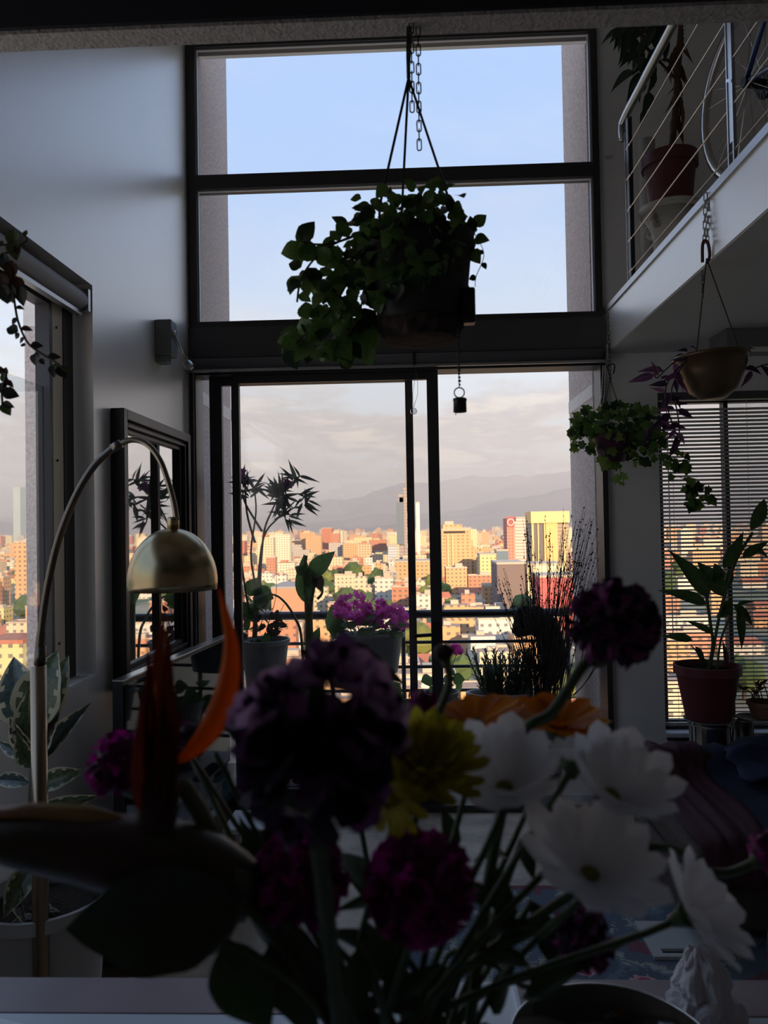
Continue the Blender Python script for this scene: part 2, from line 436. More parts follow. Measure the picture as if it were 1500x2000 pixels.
for x in (1.52, 1.95, 2.40):
    MB().tube([(x, 4.521, BZ1-.05), (x, 4.521, .48)], .0012, 4).build('cord', white_plastic, vb)
MB().tube([(1.485, 4.50, BZ1-.05), (1.49, 4.498, 1.0)], .003, 6).build('tilt_wand', white_plastic, vb)
# dark sill grille below the blind
gr = MB()
for i in range(5): gr.box((1.44, 4.478, .30+i*.024), (2.6, 4.499, .314+i*.024))
tag(gr.build('sill_grille', black_m), 'dark slotted grille on the wall below the venetian blind', 'grille')

# ------------------------------------------------------------------ soffit box above the blind
pb = thing('air_conditioner', (2.2, 4.05, 2.53), 'dark boxy ceiling unit hung under the mezzanine near the blind', 'air conditioner')
bx = at(1419, 660, 3.97).x
box('body', (bx, 3.97, 2.535), (3.0, 4.2, 2.633), mat('unit_grey', (.16, .16, .165), .6), pb, .004)
box('vent_strip', (bx+.03, 3.968, 2.527), (2.9, 4.05, 2.535), mat('unit_white', (.55, .55, .52), .5), pb)

# ------------------------------------------------------------------ mezzanine rail
rl = thing('mezzanine_railing', (1.165, 4.05, 2.897), 'steel cable railing with round handrail along the mezzanine edge', 'railing')
rx = 1.165
hz = 3.80
MB().tube(spline([(rx, 4.12, hz-.10), (rx, 4.13, hz-.03), (rx, 4.06, hz), (rx, 3.6, hz), (rx, 1.6, hz)], 6), .021, 14).build('handrail', mat('handrail_steel', (.42, .42, .43), .28, 1.0), rl, True)
m = MB(); m.box((rx-.004, 4.015, 2.897), (rx+.004, 4.055, hz-.03)); m.box((rx+.01, 4.015, 2.897), (rx+.018, 4.055, hz-.03)); m.tube([(rx, 4.035, hz-.03), (rx, 4.035, hz)], .006, 6)
m.build('end_post', dark_frame, rl)
MB().tube([(rx, 4.085, 2.90), (rx, 4.085, hz-.08)], .0035, 6).build('tension_wire', steel, rl)
py = 2.76
po = MB()
for dy in (-.022, .022): po.box((rx-.006, py+dy-.004, 2.897), (rx+.006, py+dy+.004, hz-.02))
po.box((rx-.003, py-.018, 3.0), (rx+.003, py+.018, hz-.05))
pst = po.build('mid_post', mat('post_steel', (.55, .55, .57), .35, .9), rl)
for z in (3.22, 3.52, 3.72): MB().bar((rx-.004, py-.022, z-.01), (rx-.004, py+.022, z+.015), .008, .01).build('post_clip', steel, rl)
for i in range(5):
    z = 2.965+i*.163
    MB().tube([(rx, 4.03, z), (rx, 1.6, z)], .0036, 6).build('cable', steel, rl)
    MB().tube([(rx, 4.06, z), (rx, 3.99, z)], .006, 6).build('cable_fitting', steel, rl)
# small coat hook on the wall beside the glazing
hk = thing('wall_hook', at(1188, 308, 4.49), 'tiny white hook screwed to the wall beside the tall window', 'hook')
c = at(1188, 308, 4.5)
MB().box((c.x-.02, 4.488, c.z-.006), (c.x+.02, 4.4995, c.z+.012)).build('plate', white_plastic, hk)
MB().tube([(c.x-.008, 4.488, c.z), (c.x-.008, 4.465, c.z-.012), (c.x+.01, 4.46, c.z-.012), (c.x+.012, 4.465, c.z)], .004, 6).build('prong', steel, hk)
# pale column and dim shelving behind the railing
tag(MB().tube([(1.345, 4.30, 2.90), (1.345, 4.30, 3.78)], .045, 14).build('standing_tube', mat('pale_tube', (.5, .49, .46), .6), None, True), 'pale round tube standing in the mezzanine corner', 'tube')
# ------------------------------------------------------------------ mirror, wall unit, television
black_wood = mat('black_wood', (.010, .010, .012), .38)
def mframe(t, y0, y1, z0, z1, xw):
    # stepped black frame on the left wall
    steps = [(0.0, .045, .06), (.045, .015, .036), (.060, .014, .05), (.074, .022, .028)]
    for (o, w, d) in steps:
        m = MB(); a0, a1, b0, b1 = y0+o, y1-o, z0+o, z1-o
        m.box((xw, a0, b0), (xw+d, a0+w, b1)).box((xw, a1-w, b0), (xw+d, a1, b1)).box((xw, a0+w, b0), (xw+d, a1-w, b0+w)).box((xw, a0+w, b1-w), (xw+d, a1-w, b1))
        m.build('frame_molding', black_wood, t, bevel=.003)
    i = .096
    box('mirror_glass', (xw+.005, y0+i, z0+i), (xw+.013, y1-i, z1-i), mat('mirror', (.86, .87, .87), .02, 1.0), t)
MY0, MY1, MZ0, MZ1 = 3.27, 4.27, .96, 2.185
mi = thing('wall_mirror', (XL, 3.7, MZ0), 'black framed mirror on the left wall reflecting the balcony', 'mirror')
mframe(mi, MY0, MY1, MZ0, MZ1, XL+.002)

c0 = V((-1.10, 2.86, 0)); c1 = V((-.985, 4.05, 0)); dr = (c1-c0).normalized(); nn = V((dr.y, -dr.x, 0))
tv = thing('television', (c0+c1)/2+V((0, 0, .40)), 'flat black television facing the room below the mirror', 'television')
def obox(a, b, z0, z1, n0, n1):
    vs = []
    for z in (z0, z1):
        for p, q in ((a, n0), (b, n0), (b, n1), (a, n1)): vs.append(p+nn*q+V((0, 0, z)))
    return MB().add(vs, [(0,3,2,1),(4,5,6,7),(0,1,5,4),(1,2,6,5),(2,3,7,6),(3,0,4,7)])
obox(c0, c1, .43, 1.085, -.04, 0).build('case', black_m, tv)
obox(c0+dr*.012, c1-dr*.012, .445, 1.07, 0, .004).build('screen', mat('tv_screen', (.003, .004, .006), .03, spec=.35), tv)
obox(c0, c1, 1.085, 1.091, -.04, .004).build('top_trim', mat('silver_trim', (.7, .7, .72), .25, 1.0), tv)
obox(c0+dr*.35, c1-dr*.35, .40, .43, -.10, .08).build('foot', black_m, tv)
cs = thing('media_console', (c0+c1)/2, 'dark low media console with glass shelf under the television', 'console')
obox(c0-dr*.05, c1+dr*.05, .36, .40, -.14, .13).build('top', mat('console_glass', (.02, .05, .05), .1), cs)
obox(c0-dr*.05, c1+dr*.05, .05, .09, -.12, .12).build('base', black_wood, cs)
obox(c0+dr*.0, c1-dr*.0, .20, .212, -.12, .12).build('shelf', mat('console_shelf', (.05, .10, .10), .15), cs)
for q in (0, .56, 1.12):
    obox(c0+dr*q, c0+dr*(q+.03), .09, .36, -.12, .11).build('upright', black_wood, cs)
st = thing('step_stool', at(500, 1650, 3.5)*1.0, 'small white step stool standing before the balcony door', 'stool')
p = at(500, 1605, 3.5); zs = p.z
box('top', (p.x-.13, 3.40, zs-.02), (p.x+.11, 3.64, zs+.004), mat('stool_white', (.8, .8, .82), .35), st, .006)
for sx_ in (-.12, .08):
    for y in (3.42, 3.60): box('leg', (p.x+sx_, y, 0.0), (p.x+sx_+.025, y+.025, zs-.02), white_plastic, st)

# wall-mounted box with spring arm
wb = thing('wall_speaker', (XL, 4.1, 2.75), 'small grey wall box with an angled adjusting arm near the window corner', 'wall box')
c = atX(327, 660, -1.25); 
box('box', (XL, c.y-.05, c.z-.10), (XL+.085, c.y+.05, c.z+.085), mat('box_grey', (.20, .21, .21), .5), wb, .006)
box('lower_case', (XL, c.y-.045, c.z-.135), (XL+.06, c.y+.03, c.z-.10), mat('box_green', (.17, .20, .18), .5), wb, .004)
q0 = V((XL+.09, c.y-.03, c.z+.02)); q1 = at(368, 712, 4.2)
MB().tube([q0, q1], .007, 8).build('arm', steel, wb, True)
MB().tube([q0+V((0,0,-.02)), q1+V((-.01, 0, -.015))], .004, 6).build('arm_rod', steel, wb, True)
MB().ball(q0, .013, 8, 6).build('joint', steel, wb, True)
MB().lathe([(.004, -.012), (.03, -.01), (.034, 0), (.02, .012)], q1, 14, axis=(.5, -.6, .3)).build('disc_head', steel, wb, True)

# ------------------------------------------------------------------ arc lamp
brass = mat('antique_brass', (.44, .35, .20), .26, 1.0, var=.12, vscale=6)
brass_pole = mat('brass_pole', (.34, .25, .17), .30, 1.0)
LY = 2.0
b0 = at(75, 1300, LY); la = thing('arc_floor_lamp', (b0.x, LY, 0), 'antique brass arc floor lamp with a dome shade before the mirror', 'lamp')
MB().lathe([(.14, 0), (.14, .025), (.13, .035), (.02, .04), (.02, .06)], (b0.x, LY, 0), 28).build('base', brass_pole, la, True)
MB().tube([(b0.x, LY, .05), (b0.x, LY, b0.z)], .0205, 16).build('pole', brass_pole, la, True)
px_ = [(76, 1298), (80, 1240), (87, 1180), (98, 1120), (112, 1062), (132, 1005), (158, 950), (188, 905), (226, 871)]
arc = [at(x, y, LY) for x, y in px_]; arc[0].x = b0.x
MB().tube(spline(arc, 5), [.0115]*6+[.0095]*(8*5-5), 12).build('lower_arc', mat('dark_bronze', (.13, .11, .09), .3, 1.0), la, True)
MB().tube([at(78, 1300, LY), at(80, 1262, LY)], .0135, 12).build('collar', mat('dark_bronze'
, (.13, .11, .09), .3, 1.0), la, True)
px_ = [(226, 871), (258, 859), (288, 868), (312, 898), (328, 940), (339, 980), (345, 1016)]
MB().tube(spline([at(x, y, LY) for x, y in px_], 5), .0078, 12).build('upper_arc', mat('bronze_light', (.30, .26, .20), .3, 1.0), la, True)
MB().tube([at(220, 876, LY), at(236, 866, LY)], .012, 12).build('joint_sleeve', mat('dark_bronze2', (.2, .18, .15), .3, 1.0), la, True)
dt = at(336, 1032, LY); db = at(336, 1152, LY); H = dt.z-db.z; R0 = .1145
prof = []
for i in range(15):
    t = i/14*1.72; prof.append((max(.002, R0*math.sin(t)), dt.z-(1-math.cos(t))*H/(1-math.cos(1.72))))
dm = MB(); cc = V((dt.x, LY, 0)); dm.lathe(prof, cc, 48, cap0=False, cap1=False)
dm.build('shade', brass, la, True, solid=.002)
MB().lathe([(.0155, 0), (.0155, .03), (.013, .033)], (dt.x+.003, LY, dt.z-.003), 20).build('cap', brass, la, True)
MB().lathe([(.012, -.03), (.025, -.05), (.028, -.075), (.015, -.095)], (dt.x, LY, dt.z), 14).build('bulb', white_plastic, la, True)

# ------------------------------------------------------------------ generic pots
def pot(t, c, rt, rb, h, m, rim=.012, rimh=.03, fill=True, part='pot', n=28):
    c = V(c)
    prof = [(rb, 0), (rb+(rt-rb)*.97, h-rimh), (rt+rim, h-rimh), (rt+rim, h), (rt, h), (rt-.006, h-.03)]
    MB().lathe(prof, c, n, cap1=False).build(part, m, t, True).modifiers.new('e', 'EDGE_SPLIT').split_angle = .7
    if fill: MB().lathe([(rt-.004, 0), (rt*.5, .006), (.001, .01)], c+V((0, 0, h-.035)), n, cap0=False, cap1=False).build('soil', soil, t, True)
def leafpx(t, me, b, e, Y, Y2=None, nrm=None, wx=1.0, name='leaf'):
    p = at(b[0], b[1], Y); q = at(e[0], e[1], Y if Y2 is None else Y2)
    n = nrm or V((rnd(-.3, .3), -1, rnd(.0, .6)))
    return put(me, name, t, p, q-p, n, (q-p).length, wx)

# rubber plant in the tall grey planter
rp = thing('rubber_plant', (-1.03, 2.13, 0), 'variegated rubber plant in a tall pale planter behind the arc lamp', 'plant')
pc = V((-1.055, 2.15, 0))
MB().lathe([(.12, 0), (.165, .60), (.18, .60), (.18, .635), (.168, .635), (.16, .60)], pc, 32, cap1=False).build('pot', mat('pale_planter', (.52, .50, .48), .7), rp, True).modifiers.new('e', 'EDGE_SPLIT').split_angle = .7
MB().lathe([(.162, 0), (.08, .012), (.001, .018)], pc+V((0, 0, .59)), 24, cap0=False, cap1=False).build('soil', soil, rp, True)
rub = [mat('rubber_green', (.05, .09, .035), .3, c2=(.20, .20, .10), vscale=9, trans=.25),
       mat('rubber_cream', (.16, .18, .08), .3, c2=(.05, .08, .04), vscale=14, trans=.3),
       mat('rubber_bronze', (.10, .055, .04), .35, c2=(.06, .05, .03), vscale=10, trans=.2),
       mat('rubber_grey', (.12, .15, .13), .28, c2=(.04, .06, .05), vscale=12, trans=.15)]
rub_e = mat('rubber_margin', (.62, .55, .36), .4, trans=.3)
rm = [leaf('rubber_leaf', x, 'ovate', .62, .16, .25, 14, .05, 10, 0, rub_e) for x in rub]
RY = 2.08
MB().tube(spline([pc+V((0, 0, .58)), at(62, 1640, RY), at(66, 1500, RY), at(70, 1400, RY)], 5), .010, 8).build('stem', mat('rubber_stem', (.12, .10, .06), .6), rp, True)
for k, b, e, dy, w in [(1, (62, 1425), (92, 1272), -.02, 1.05), (0, (75, 1420), (125, 1276), .03, .8), (3, (58, 1420), (8, 1278), .02, 1.0), (2, (68, 1480), (100, 1385), -.03, .9),
    (2, (62, 1470), (8, 1412), -.05, .8), (3, (84, 1485), (166, 1364), .03, .45), (0, (78, 1535), (155, 1502), -.02, .75), (3, (60, 1478), (-20, 1450), .0, .5), (3, (60, 1530), (-30, 1515), .02, .5),
    (0, (72, 1580), (196, 1556), .02, .4), (1, (60, 1500), (30, 1440), -.06, .7), (0, (60, 1690), (5, 1790), -.10, .8), (2, (40, 1720), (30, 1810), -.12, .5), (1, (66, 1470), (40, 1350), -.05, .8),
    (3, (50, 1650), (-40, 1690), -.05, .6), (0, (70, 1600), (110, 1640), -.10, .7)]:
    leafpx(rp, rm[k], b, e, RY, RY+dy, wx=w)
for i in range(3):
    a_ = pc+V((rnd(-.08, .1), rnd(-.1, .0), .61)); put(rm[2], 'fallen_leaf', rp, a_, V((rnd(-1, 1), rnd(-.5, .5), .1)), V((0, 0, 1)), .07)

# ------------------------------------------------------------------ chains
def chain(name, t, p0, p1, link=.03, wire=.0018, m=None):
    p0, p1 = V(p0), V(p1); L = (p1-p0).length; k = max(1, round(L/(link*.80))); d = (p1-p0).normalized()
    me = []
    for q in range(2):
        b = MB(); pts = []
        w = link*.18
        for i in range(16):
            an = 2*math.pi*i/16; s_, c_ = math.sin(an), math.cos(an)
            y = s_*w + (link*.5-w)*(1 if s_ > 0 else -1); x = c_*w
            pts.append((x, y, 0) if q == 0 else (0, y, x))
        b.tube(pts, wire, 5, closed=True); me.append(b.mesh('link', m or black_m, True))
    for i in range(k):
        put(me[i % 2], 'link', t, p0+d*((i+.5)*L/k), d, V((0, -1, 0)), 1.0)

# ------------------------------------------------------------------ big hanging planter under the beam
HY = 1.525
hp = thing('hanging_planter', at(822, 640, HY), 'large dark hanging planter of trailing leaves hung from the beam by chains', 'hanging plant')
pot_dark = mat('planter_dark', (.011, .009, .008), .6, var=.3, vscale=20)
pcx = at(822, 640, HY); ptz = at(822, 468, HY).z; hh = ptz-pcx.z
MB().lathe([(.082, 0), (.088, .02), (.101, hh-.03), (.109, hh-.03), (.109, hh), (.100, hh), (.095, hh-.03)], pcx, 28, cap1=False, wob=lambda t, i: .02*math.sin(5*t+i)).build('pot', pot_dark, hp, True)
MB().lathe([(.097, 0), (.05, .01), (.001, .015)], pcx+V((0, 0, hh-.03)), 20, cap0=False, cap1=False).build('soil', soil, hp, True)
MB().lathe([(.05, -.028), (.072, -.026), (.083, -.006), (.088, .006), (.084, .004), (.07, -.016)], pcx, 26, wob=lambda t, i: .05*math.sin(7*t+i*2)+.03*math.sin(13*t)).build('drip_saucer', mat('saucer_plastic', (.05, .035, .03), .8, var=.5, vscale=30, spec=.15), hp, False)
tp = at(798, 152, HY); hk0 = at(798, 66, HY)
hk0.z = 2.655
MB().tube([hk0, at(797, 110, HY), tp], .0045, 6).build('hook_stem', black_m, hp, True)
MB().tube([hk0+V((.004, 0, 0)), at(800, 105, HY)+V((0, -.004, 0)), tp], .003, 6).build('hook_wire', black_m, hp, True)
for (x, y, dy) in ((743, 425, -.05), (781, 430, .085), (884, 428, -.03)):
    e = at(x, y, HY); e.y += dy
    MB().tube([tp, e, e+V((0, 0, -.04))], .0026, 6).build('suspension_rod', black_m, hp, True)
ch = thing('hanging_chain', at(817, 290, HY), 'longer loose steel chain dangling beside the big planter rods', 'chain')
a_ = at(817, 74, HY); a_.z = 2.652
chain('c', ch, a_, at(819, 292, HY), .0235, .0014)
ch2 = thing('hanging_chain', at(805, 218, HY), 'shorter loose steel chain touching the big planter rods', 'chain')
a_ = at(804, 78, HY-.012); a_.z = 2.652
chain('c', ch2, a_, at(805, 218, HY-.012), .0235, .0014)
pth = [mat('pothos_a', (.09, .18, .04), .35, var=.4, vscale=12, trans=.45), mat('pothos_b', (.16, .25, .07), .35, c2=(.07, .14, .03), vscale=15, trans=.5), mat('pothos_c', (.028, .05, .018), .4, var=.3, trans=.2)]
ptm = [leaf('trailing_leaf', x, 'ovate', .82, .10, .35, 5, .05, 4) for x in pth]
def leafblob(t, c, rx_, rz_, n, Y, ry, size, meshes, name='leaf', outward=.7, stemm=None, nf=-1.0):
    cc = at(c[0], c[1], Y); k = Y/1500
    for i in range(n):
        a2 = rnd(0, 6.283); rr = math.sqrt(rnd(.02, 1))
        o = V((math.cos(a2)*rr*rx_*k, rnd(-1, 1)*ry, math.sin(a2)*rr*rz_*k))
        d = (o.normalized()*outward+rvec()*.7+V((0, 0, -.25)))
        put(random.choice(meshes), name, t, cc+o, d, V((rnd(-.6, .6), nf, rnd(-.2, .9))), rnd(.7, 1.25)*size*k)
def vine(t, pts, Y, r, meshes, size, step, m, name='leaf', dy=0.0):
    P = spline([at(x, y, Y+dy*i/max(1, len(pts)-1)) for i, (x, y) in enumerate(pts)], 6)
    MB().tube(P, r, 5).build('vine_stem', m, t, True)
    acc = 0; s_ = 1
    for i in range(1, len(P)):
        acc += (P[i]-P[i-1]).length
        if acc >= step*Y/1500:
            acc = 0; s_ = -s_; tg = (P[i]-P[i-1]).normalized()
            side = tg.cross(V((0, -1, 0)))*s_
            put(random.choice(meshes), name, t, P[i], side+tg*rnd(-.1, .8)+rvec()*.3+V((0, 0, -.2)), V((rnd(-.5, .5), -1, rnd(-.2, .7))), rnd(.75, 1.25)*size*Y/1500)
vst = mat('vine_stem', (.05, .045, .02), .6)
leafblob(hp, (800, 412), 100, 26, 95, HY, .095, 28, ptm)
leafblob(hp, (735, 520), 30, 90, 60, HY-.06, .06, 30, ptm)
leafblob(hp, (850, 490), 60, 50, 34, HY-.11, .02, 28, ptm)
leafblob(hp, (810, 425), 92, 20, 60, HY-.06, .05, 26, ptm)
for (x, y) in ((715, 418), (735, 388), (762, 378), (805, 380), (822, 384), (860, 378), (876, 392), (895, 420), (905, 432), (718, 436), (700, 425), (725, 400), (742, 392), (770, 390), (790, 385), (830, 392), (848, 388), (868, 384), (887, 398), (757, 402), (812, 396), (886, 414)):
    leafpx(hp, random.choice(ptm), (x+rnd(-5, 5), y+18), (x+rnd(-10, 10), y-8), HY, wx=1.1)
leafblob(hp, (700, 490), 46, 66, 80, HY, .06, 30, ptm)
leafblob(hp, (675, 560), 46, 64, 60, HY, .05, 32, ptm)
leafblob(hp, (612, 520), 34, 46, 20, HY, .04, 44, ptm)
leafblob(hp, (640, 655), 74, 38, 50, HY, .05, 42, ptm)
leafblob(hp, (700, 645), 30, 30, 14, HY, .04, 34, ptm)
leafblob(hp, (770, 500), 60, 60, 30, HY-.11, .02, 34, ptm)
leafblob(hp, (922, 470), 12, 28, 9, HY, .03, 30, ptm)
for pts in ([(740, 440), (690, 460), (630, 490), (590, 540), (580, 590)], [(730, 460), (690, 530), (650, 600), (600, 650), (565, 680)], [(740, 470), (715, 560), (690, 640), (640, 695)], [(735, 445), (650, 475), (590, 475)]):
    vine(hp, pts, HY-.03, .0022, ptm, 40, 26, vst)
vine(hp, [(915, 440), (935, 470), (945, 500), (930, 540), (928, 560)], HY, .0008, ptm, 16, 24, vst)
vine(hp, [(905, 470), (908, 540), (905, 590)], HY, .0009, ptm, 14, 22, vst)
c = at(913, 608, HY); box('water_gauge', (c.x-.014, HY-.05, c.z-.035), (c.x+.012, HY-.02, c.z+.034), black_m, hp, .004)
# bell on a bead string
bl = thing('wind_bell', at(898, 805, HY), 'small dark cup-shaped bell on a bead string below the big planter', 'bell')
b = MB(); y = 632
while y < 752:
    b.ball(at(893+(y-632)*.04, y, HY-.04), rnd(.0022, .0034), 6, 4); y += 7
b.build('bead_string', mat('dark_beads', (.06, .04, .03), .4), bl, True)
MB().tube([at(893, 628, HY-.04), at(897, 758, HY-.04)], .0009, 4).build('cord', black_m, bl)
rc = at(897, 767, HY-.04); MB().tube([rc+V((math.cos(t)*.0098, 0, math.sin(t)*.0098)) for t in [i/16*6.283 for i in range(16)]], .0014, 6, closed=True).build('ring', steel, bl, True)
bt = at(898, 778, HY-.04); bb = at(898, 805, HY-.04)
MB().lathe([(.002, 0), (.0125, 0), (.0138, -.003), (.0125, -.006), (.0128, bb.z-bt.z), (.0118, bb.z-bt.z), (.011, -.006)], bt, 20, cap1=False).build('bell_cup', mat('bell_metal', (.03, .028, .03), .4, .6), bl, True)
MB().tube([at(891, 800, HY-.04), at(890, 811, HY-.04)], .0008, 4).build('clapper_wire', black_m, bl)
# crystal on its loop by the door
cr = thing('crystal_ball', at(808, 803, 4.42), 'clear crystal ball hung on a thread by the sliding door stile', 'ornament')
MB().ball(at(808, 803, 4.42), .020, 14, 9).build('ball', glass_mat('crystal', (.80, .82, .84), 4.0), cr, False)
for dx in (-4, 6): MB().tube([V((at(812, 742, 4.44).x, 4.466, 2.575)), at(812+dx*.6, 745, 4.44), at(810+dx, 770, 4.43), at(808, 796, 4.42)], .0012, 4).build('thread', steel, cr)

# ------------------------------------------------------------------ trailing plant at the left edge
lp = thing('hanging_planter', at(-60, 420, 1.35), 'small leafed trailing plant spilling down in front of the side window', 'hanging plant')
pc2 = at(-130, 560, 1.35)
MB().lathe([(.06, -.05), (.085, .05), (.09, .05), (.09, .06), (.082, .06)], pc2, 22).build('pot', mat('clay_brown', (.18, .09, .06), .7), lp, True)
for a2 in (0, 2.1, 4.2): MB().tube([pc2+V((.085*math.cos(a2), .085*math.sin(a2), .055)), V((pc2.x, pc2.y, 2.735))], .0015, 5).build('cord', black_m, lp)
sm = [leaf('small_leaf', mat('small_leaf_dark', (.03, .035, .025), .45, trans=.12, var=.3), 'ovate', .62, .15, .25, 5), leaf('small_leaf', mat('small_leaf_red', (.07, .025, .02), .45, trans=.2), 'ovate', .6, .15, .25, 5), leaf('small_leaf', mat('small_leaf_green', (.06, .08, .02), .4, trans=.25), 'ovate', .62, .15, .25, 5)]
def vineL(pts, size=26, step=20, meshes=sm): vine(lp, pts, 1.35, .0022, meshes, size, step, vst)
vineL([(-120, 540), (-40, 520), (0, 500), (30, 485), (52, 470), (45, 460)], 20, 30)
vineL([(-120, 530), (-20, 485), (20, 478), (50, 482)], 18, 34)
for (x, y, q) in ((28, 490, 2), (25, 530, 1), (32, 560, 1), (20, 575, 0), (5, 575, 0), (45, 580, 0), (8, 515, 0), (5, 555, 1), (30, 470, 2)):
    leafpx(lp, sm[q], (x-3, y-22), (x+rnd(-8, 8), y+18), 1.35, wx=1.2)
vineL([(20, 520), (30, 600), (38, 635), (55, 670), (80, 690), (105, 705), (130, 725)], 22, 17)
for b_, e_ in (((36, 648), (8, 638)), ((38, 650), (28, 662)), ((50, 675), (38, 672)), ((68, 690), (66, 715)), ((78, 700), (86, 712)), ((105, 712), (103, 738)), ((112, 715), (130, 738))):
    leafpx(lp, sm[0], b_, e_, 1.35, wx=1.3)
vineL([(-120, 570), (-40, 680), (-10, 725), (12, 730), (4, 760), (5, 790)], 24, 20)
for b_, e_, q in (((8, 735), (10, 715), 2), ((5, 765), (36, 772), 0), ((6, 785), (18, 812), 2), ((0, 760), (14, 745), 0), ((-2, 752), (14, 768), 0)): leafpx(lp, sm[q], b_, e_, 1.35, wx=1.3)

# ------------------------------------------------------------------ bronze bowl with purple tradescantia
BY = 2.92
bw = thing('hanging_planter', at(1388, 780, BY), 'bronze hanging bowl of purple trailing tradescantia on the mezzanine edge', 'hanging plant')
bc = at(1388, 700, BY); bb = at(1388, 779, BY)
MB().lathe([(.045, bb.z-bc.z), (.085, (bb.z-bc.z)*.8), (.118, (bb.z-bc.z)*.35), (.128, 0), (.136, 0), (.136, .012), (.126, .012), (.118, -.01)], bc, 32, cap1=False, axis=(-.05, 0, 1)).build('bowl', mat('bronze_bowl', (.15, .10, .05), .38, .6), bw, True)
MB().lathe([(.122, 0), (.06, .012), (.001, .016)], bc+V((0, 0, -.008)), 24, cap0=False, cap1=False).build('soil', soil, bw, True)
tp = at(1380, 530, BY)
for (x, y, dy) in ((1351, 695, -.05), (1380, 690, .11), (1433, 682, -.04)):
    e = at(x, y, BY); e.y += dy; MB().tube([at(1380, 505, BY), e], .0026, 6).build('suspension_rod', mat('rust_wire', (.06, .04, .035), .6), bw)
MB().tube(spline([at(1372, 512, BY), at(1372, 480, BY), at(1376, 470, BY), at(1383, 476, BY), at(1386, 500, BY), at(1380, 515, BY)], 4), .006, 7).build('hook', mat('hook_red', (.07, .02, .02), .5), bw, True)
chain('c', bw, at(1378, 378, BY), at(1376, 474, BY), .034, .0022, steel)
chain('c', bw, at(1384, 385, BY+.02), at(1381, 474, BY), .034, .0022, steel)
chain('c', bw, at(1372, 530, BY-.02), at(1373, 580, BY-.02), .02, .0013, black_m)
trd = [leaf('purple_leaf', mat('trad_purple', (.13, .045, .14), .45, trans=.35, var=.3), 'lance', .30, .3, .3, 6), leaf('purple_leaf', mat('trad_pink', (.28, .12, .22), .45, trans=.4, var=.3), 'lance', .28, .3, .3, 6), leaf('purple_leaf', mat('trad_dark', (.05, .02, .06), .5, trans=.2), 'lance', .34, .3, .3, 6)]
ts = mat('trad_stem', (.06, .025, .05), .5)
for pts in ([(1345, 700), (1320, 705), (1300, 722), (1282, 738), (1276, 715)], [(1340, 705), (1315, 730), (1300, 760), (1305, 800), (1318, 840), (1330, 860)], [(1335, 710), (1312, 760), (1322, 800), (1325, 850), (1290, 840), (1265, 838)], [(1450, 690), (1455, 715), (1465, 722), (1495, 712), (1510, 716)]):
    vine(bw, pts, BY-.06, .0028, trd, 44, 26, ts)
for b_, e_, q in (((1285, 735), (1274, 700), 1), ((1290, 740), (1310, 730), 0), ((1325, 730), (1290, 745), 0), ((1300, 765), (1270, 755), 1), ((1310, 770), (1300, 800), 0), ((1318, 780), (1335, 800), 2), ((1318, 800), (1290, 790), 0), ((1325, 845), (1342, 870), 1), ((1310, 800), (1278, 800), 1), ((1320, 790), (1348, 785), 2), ((1310, 835), (1285, 815), 1), ((1262, 838), (1262, 860), 0), ((1320, 840), (1300, 860), 0), ((1452, 690), (1455, 732), 2), ((1468, 724), (1450, 758), 0), ((1335, 705), (1310, 700), 2), ((1318, 740), (1325, 770), 2)):
    leafpx(bw, trd[q], b_, e_, BY-.07, wx=1.0)
leafblob(bw, (1385, 690), 60, 6, 16, BY, .08, 22, [trd[2]])

# ------------------------------------------------------------------ ivy hung at the slab corner
IY = 4.15
iv = thing('hanging_planter', at(1195, 890, IY), 'green ivy in a small purple pot hung at the right door jamb', 'hanging plant')
ip = at(1195, 852, IY); ib = at(1195, 902, IY)
MB().lathe([(.066, ib.z-ip.z), (.092, -.02), (.10, -.02), (.10, .012), (.093, .012)], ip, 24).build('pot', mat('plum_pot', (.10, .035, .07), .5), iv, True)
tpi = at(1192, 740, IY)
chain('c', iv, at(1187, 612, IY), tpi, .03, .002, mat('dull_chain', (.10, .10, .10), .5, .6))
MB().tube(spline([tpi, at(1186, 716, IY), at(1200, 712, IY), at(1198, 730, IY)], 4), .004, 6).build('hook', black_m, iv, True)
for (x, dy) in ((1168, 0), (1196, .08), (1222, -.03)):
    e = at(x, 850, IY); e.y += dy; MB().tube([tpi, e], .002, 5).build('suspension_rod', black_m, iv)
def ivy_leaf(m):
    P = [(0, 0), (.35, -.12), (.5, .15), (.38, .32), (.55, .55), (.3, .62), (.0, 1.0), (-.3, .62), (-.55, .55), (-.38, .32), (-.5, .15), (-.35, -.12)]
    b = MB(); b.add([(x, y, -.12*abs(x)-.1*y*y) for x, y in P]+[(0, .4, .03)], [(i, (i+1) % 12, 12) for i in range(12)]); return b.mesh('ivy_leaf', m, True)
ivm = [ivy_leaf(mat('ivy_a', (.09, .19, .04), .4, trans=.35, var=.3)), ivy_leaf(mat('ivy_b', (.17, .27, .06), .4, trans=.45, var=.3)), ivy_leaf(mat('ivy_c', (.03, .06, .02), .45, trans=.2, var=.3))]
leafblob(iv, (1200, 825), 72, 36, 150, IY, .10, 17, ivm)
leafblob(iv, (1148, 850), 34, 34, 46, IY, .06, 16, ivm)
leafblob(iv, (1255, 865), 36, 38, 66, IY, .06, 16, ivm)
leafblob(iv, (1328, 900), 22, 16, 22, IY, .03, 17, ivm)
leafblob(iv, (1364, 970), 19, 24, 22, IY, .03, 19, ivm)
leafblob(iv, (1185, 895), 10, 16, 7, IY-.11, .01, 20, [ivm[1]])
leafblob(iv, (1212, 935), 6, 8, 3, IY-.05, .01, 16, [ivm[1]])
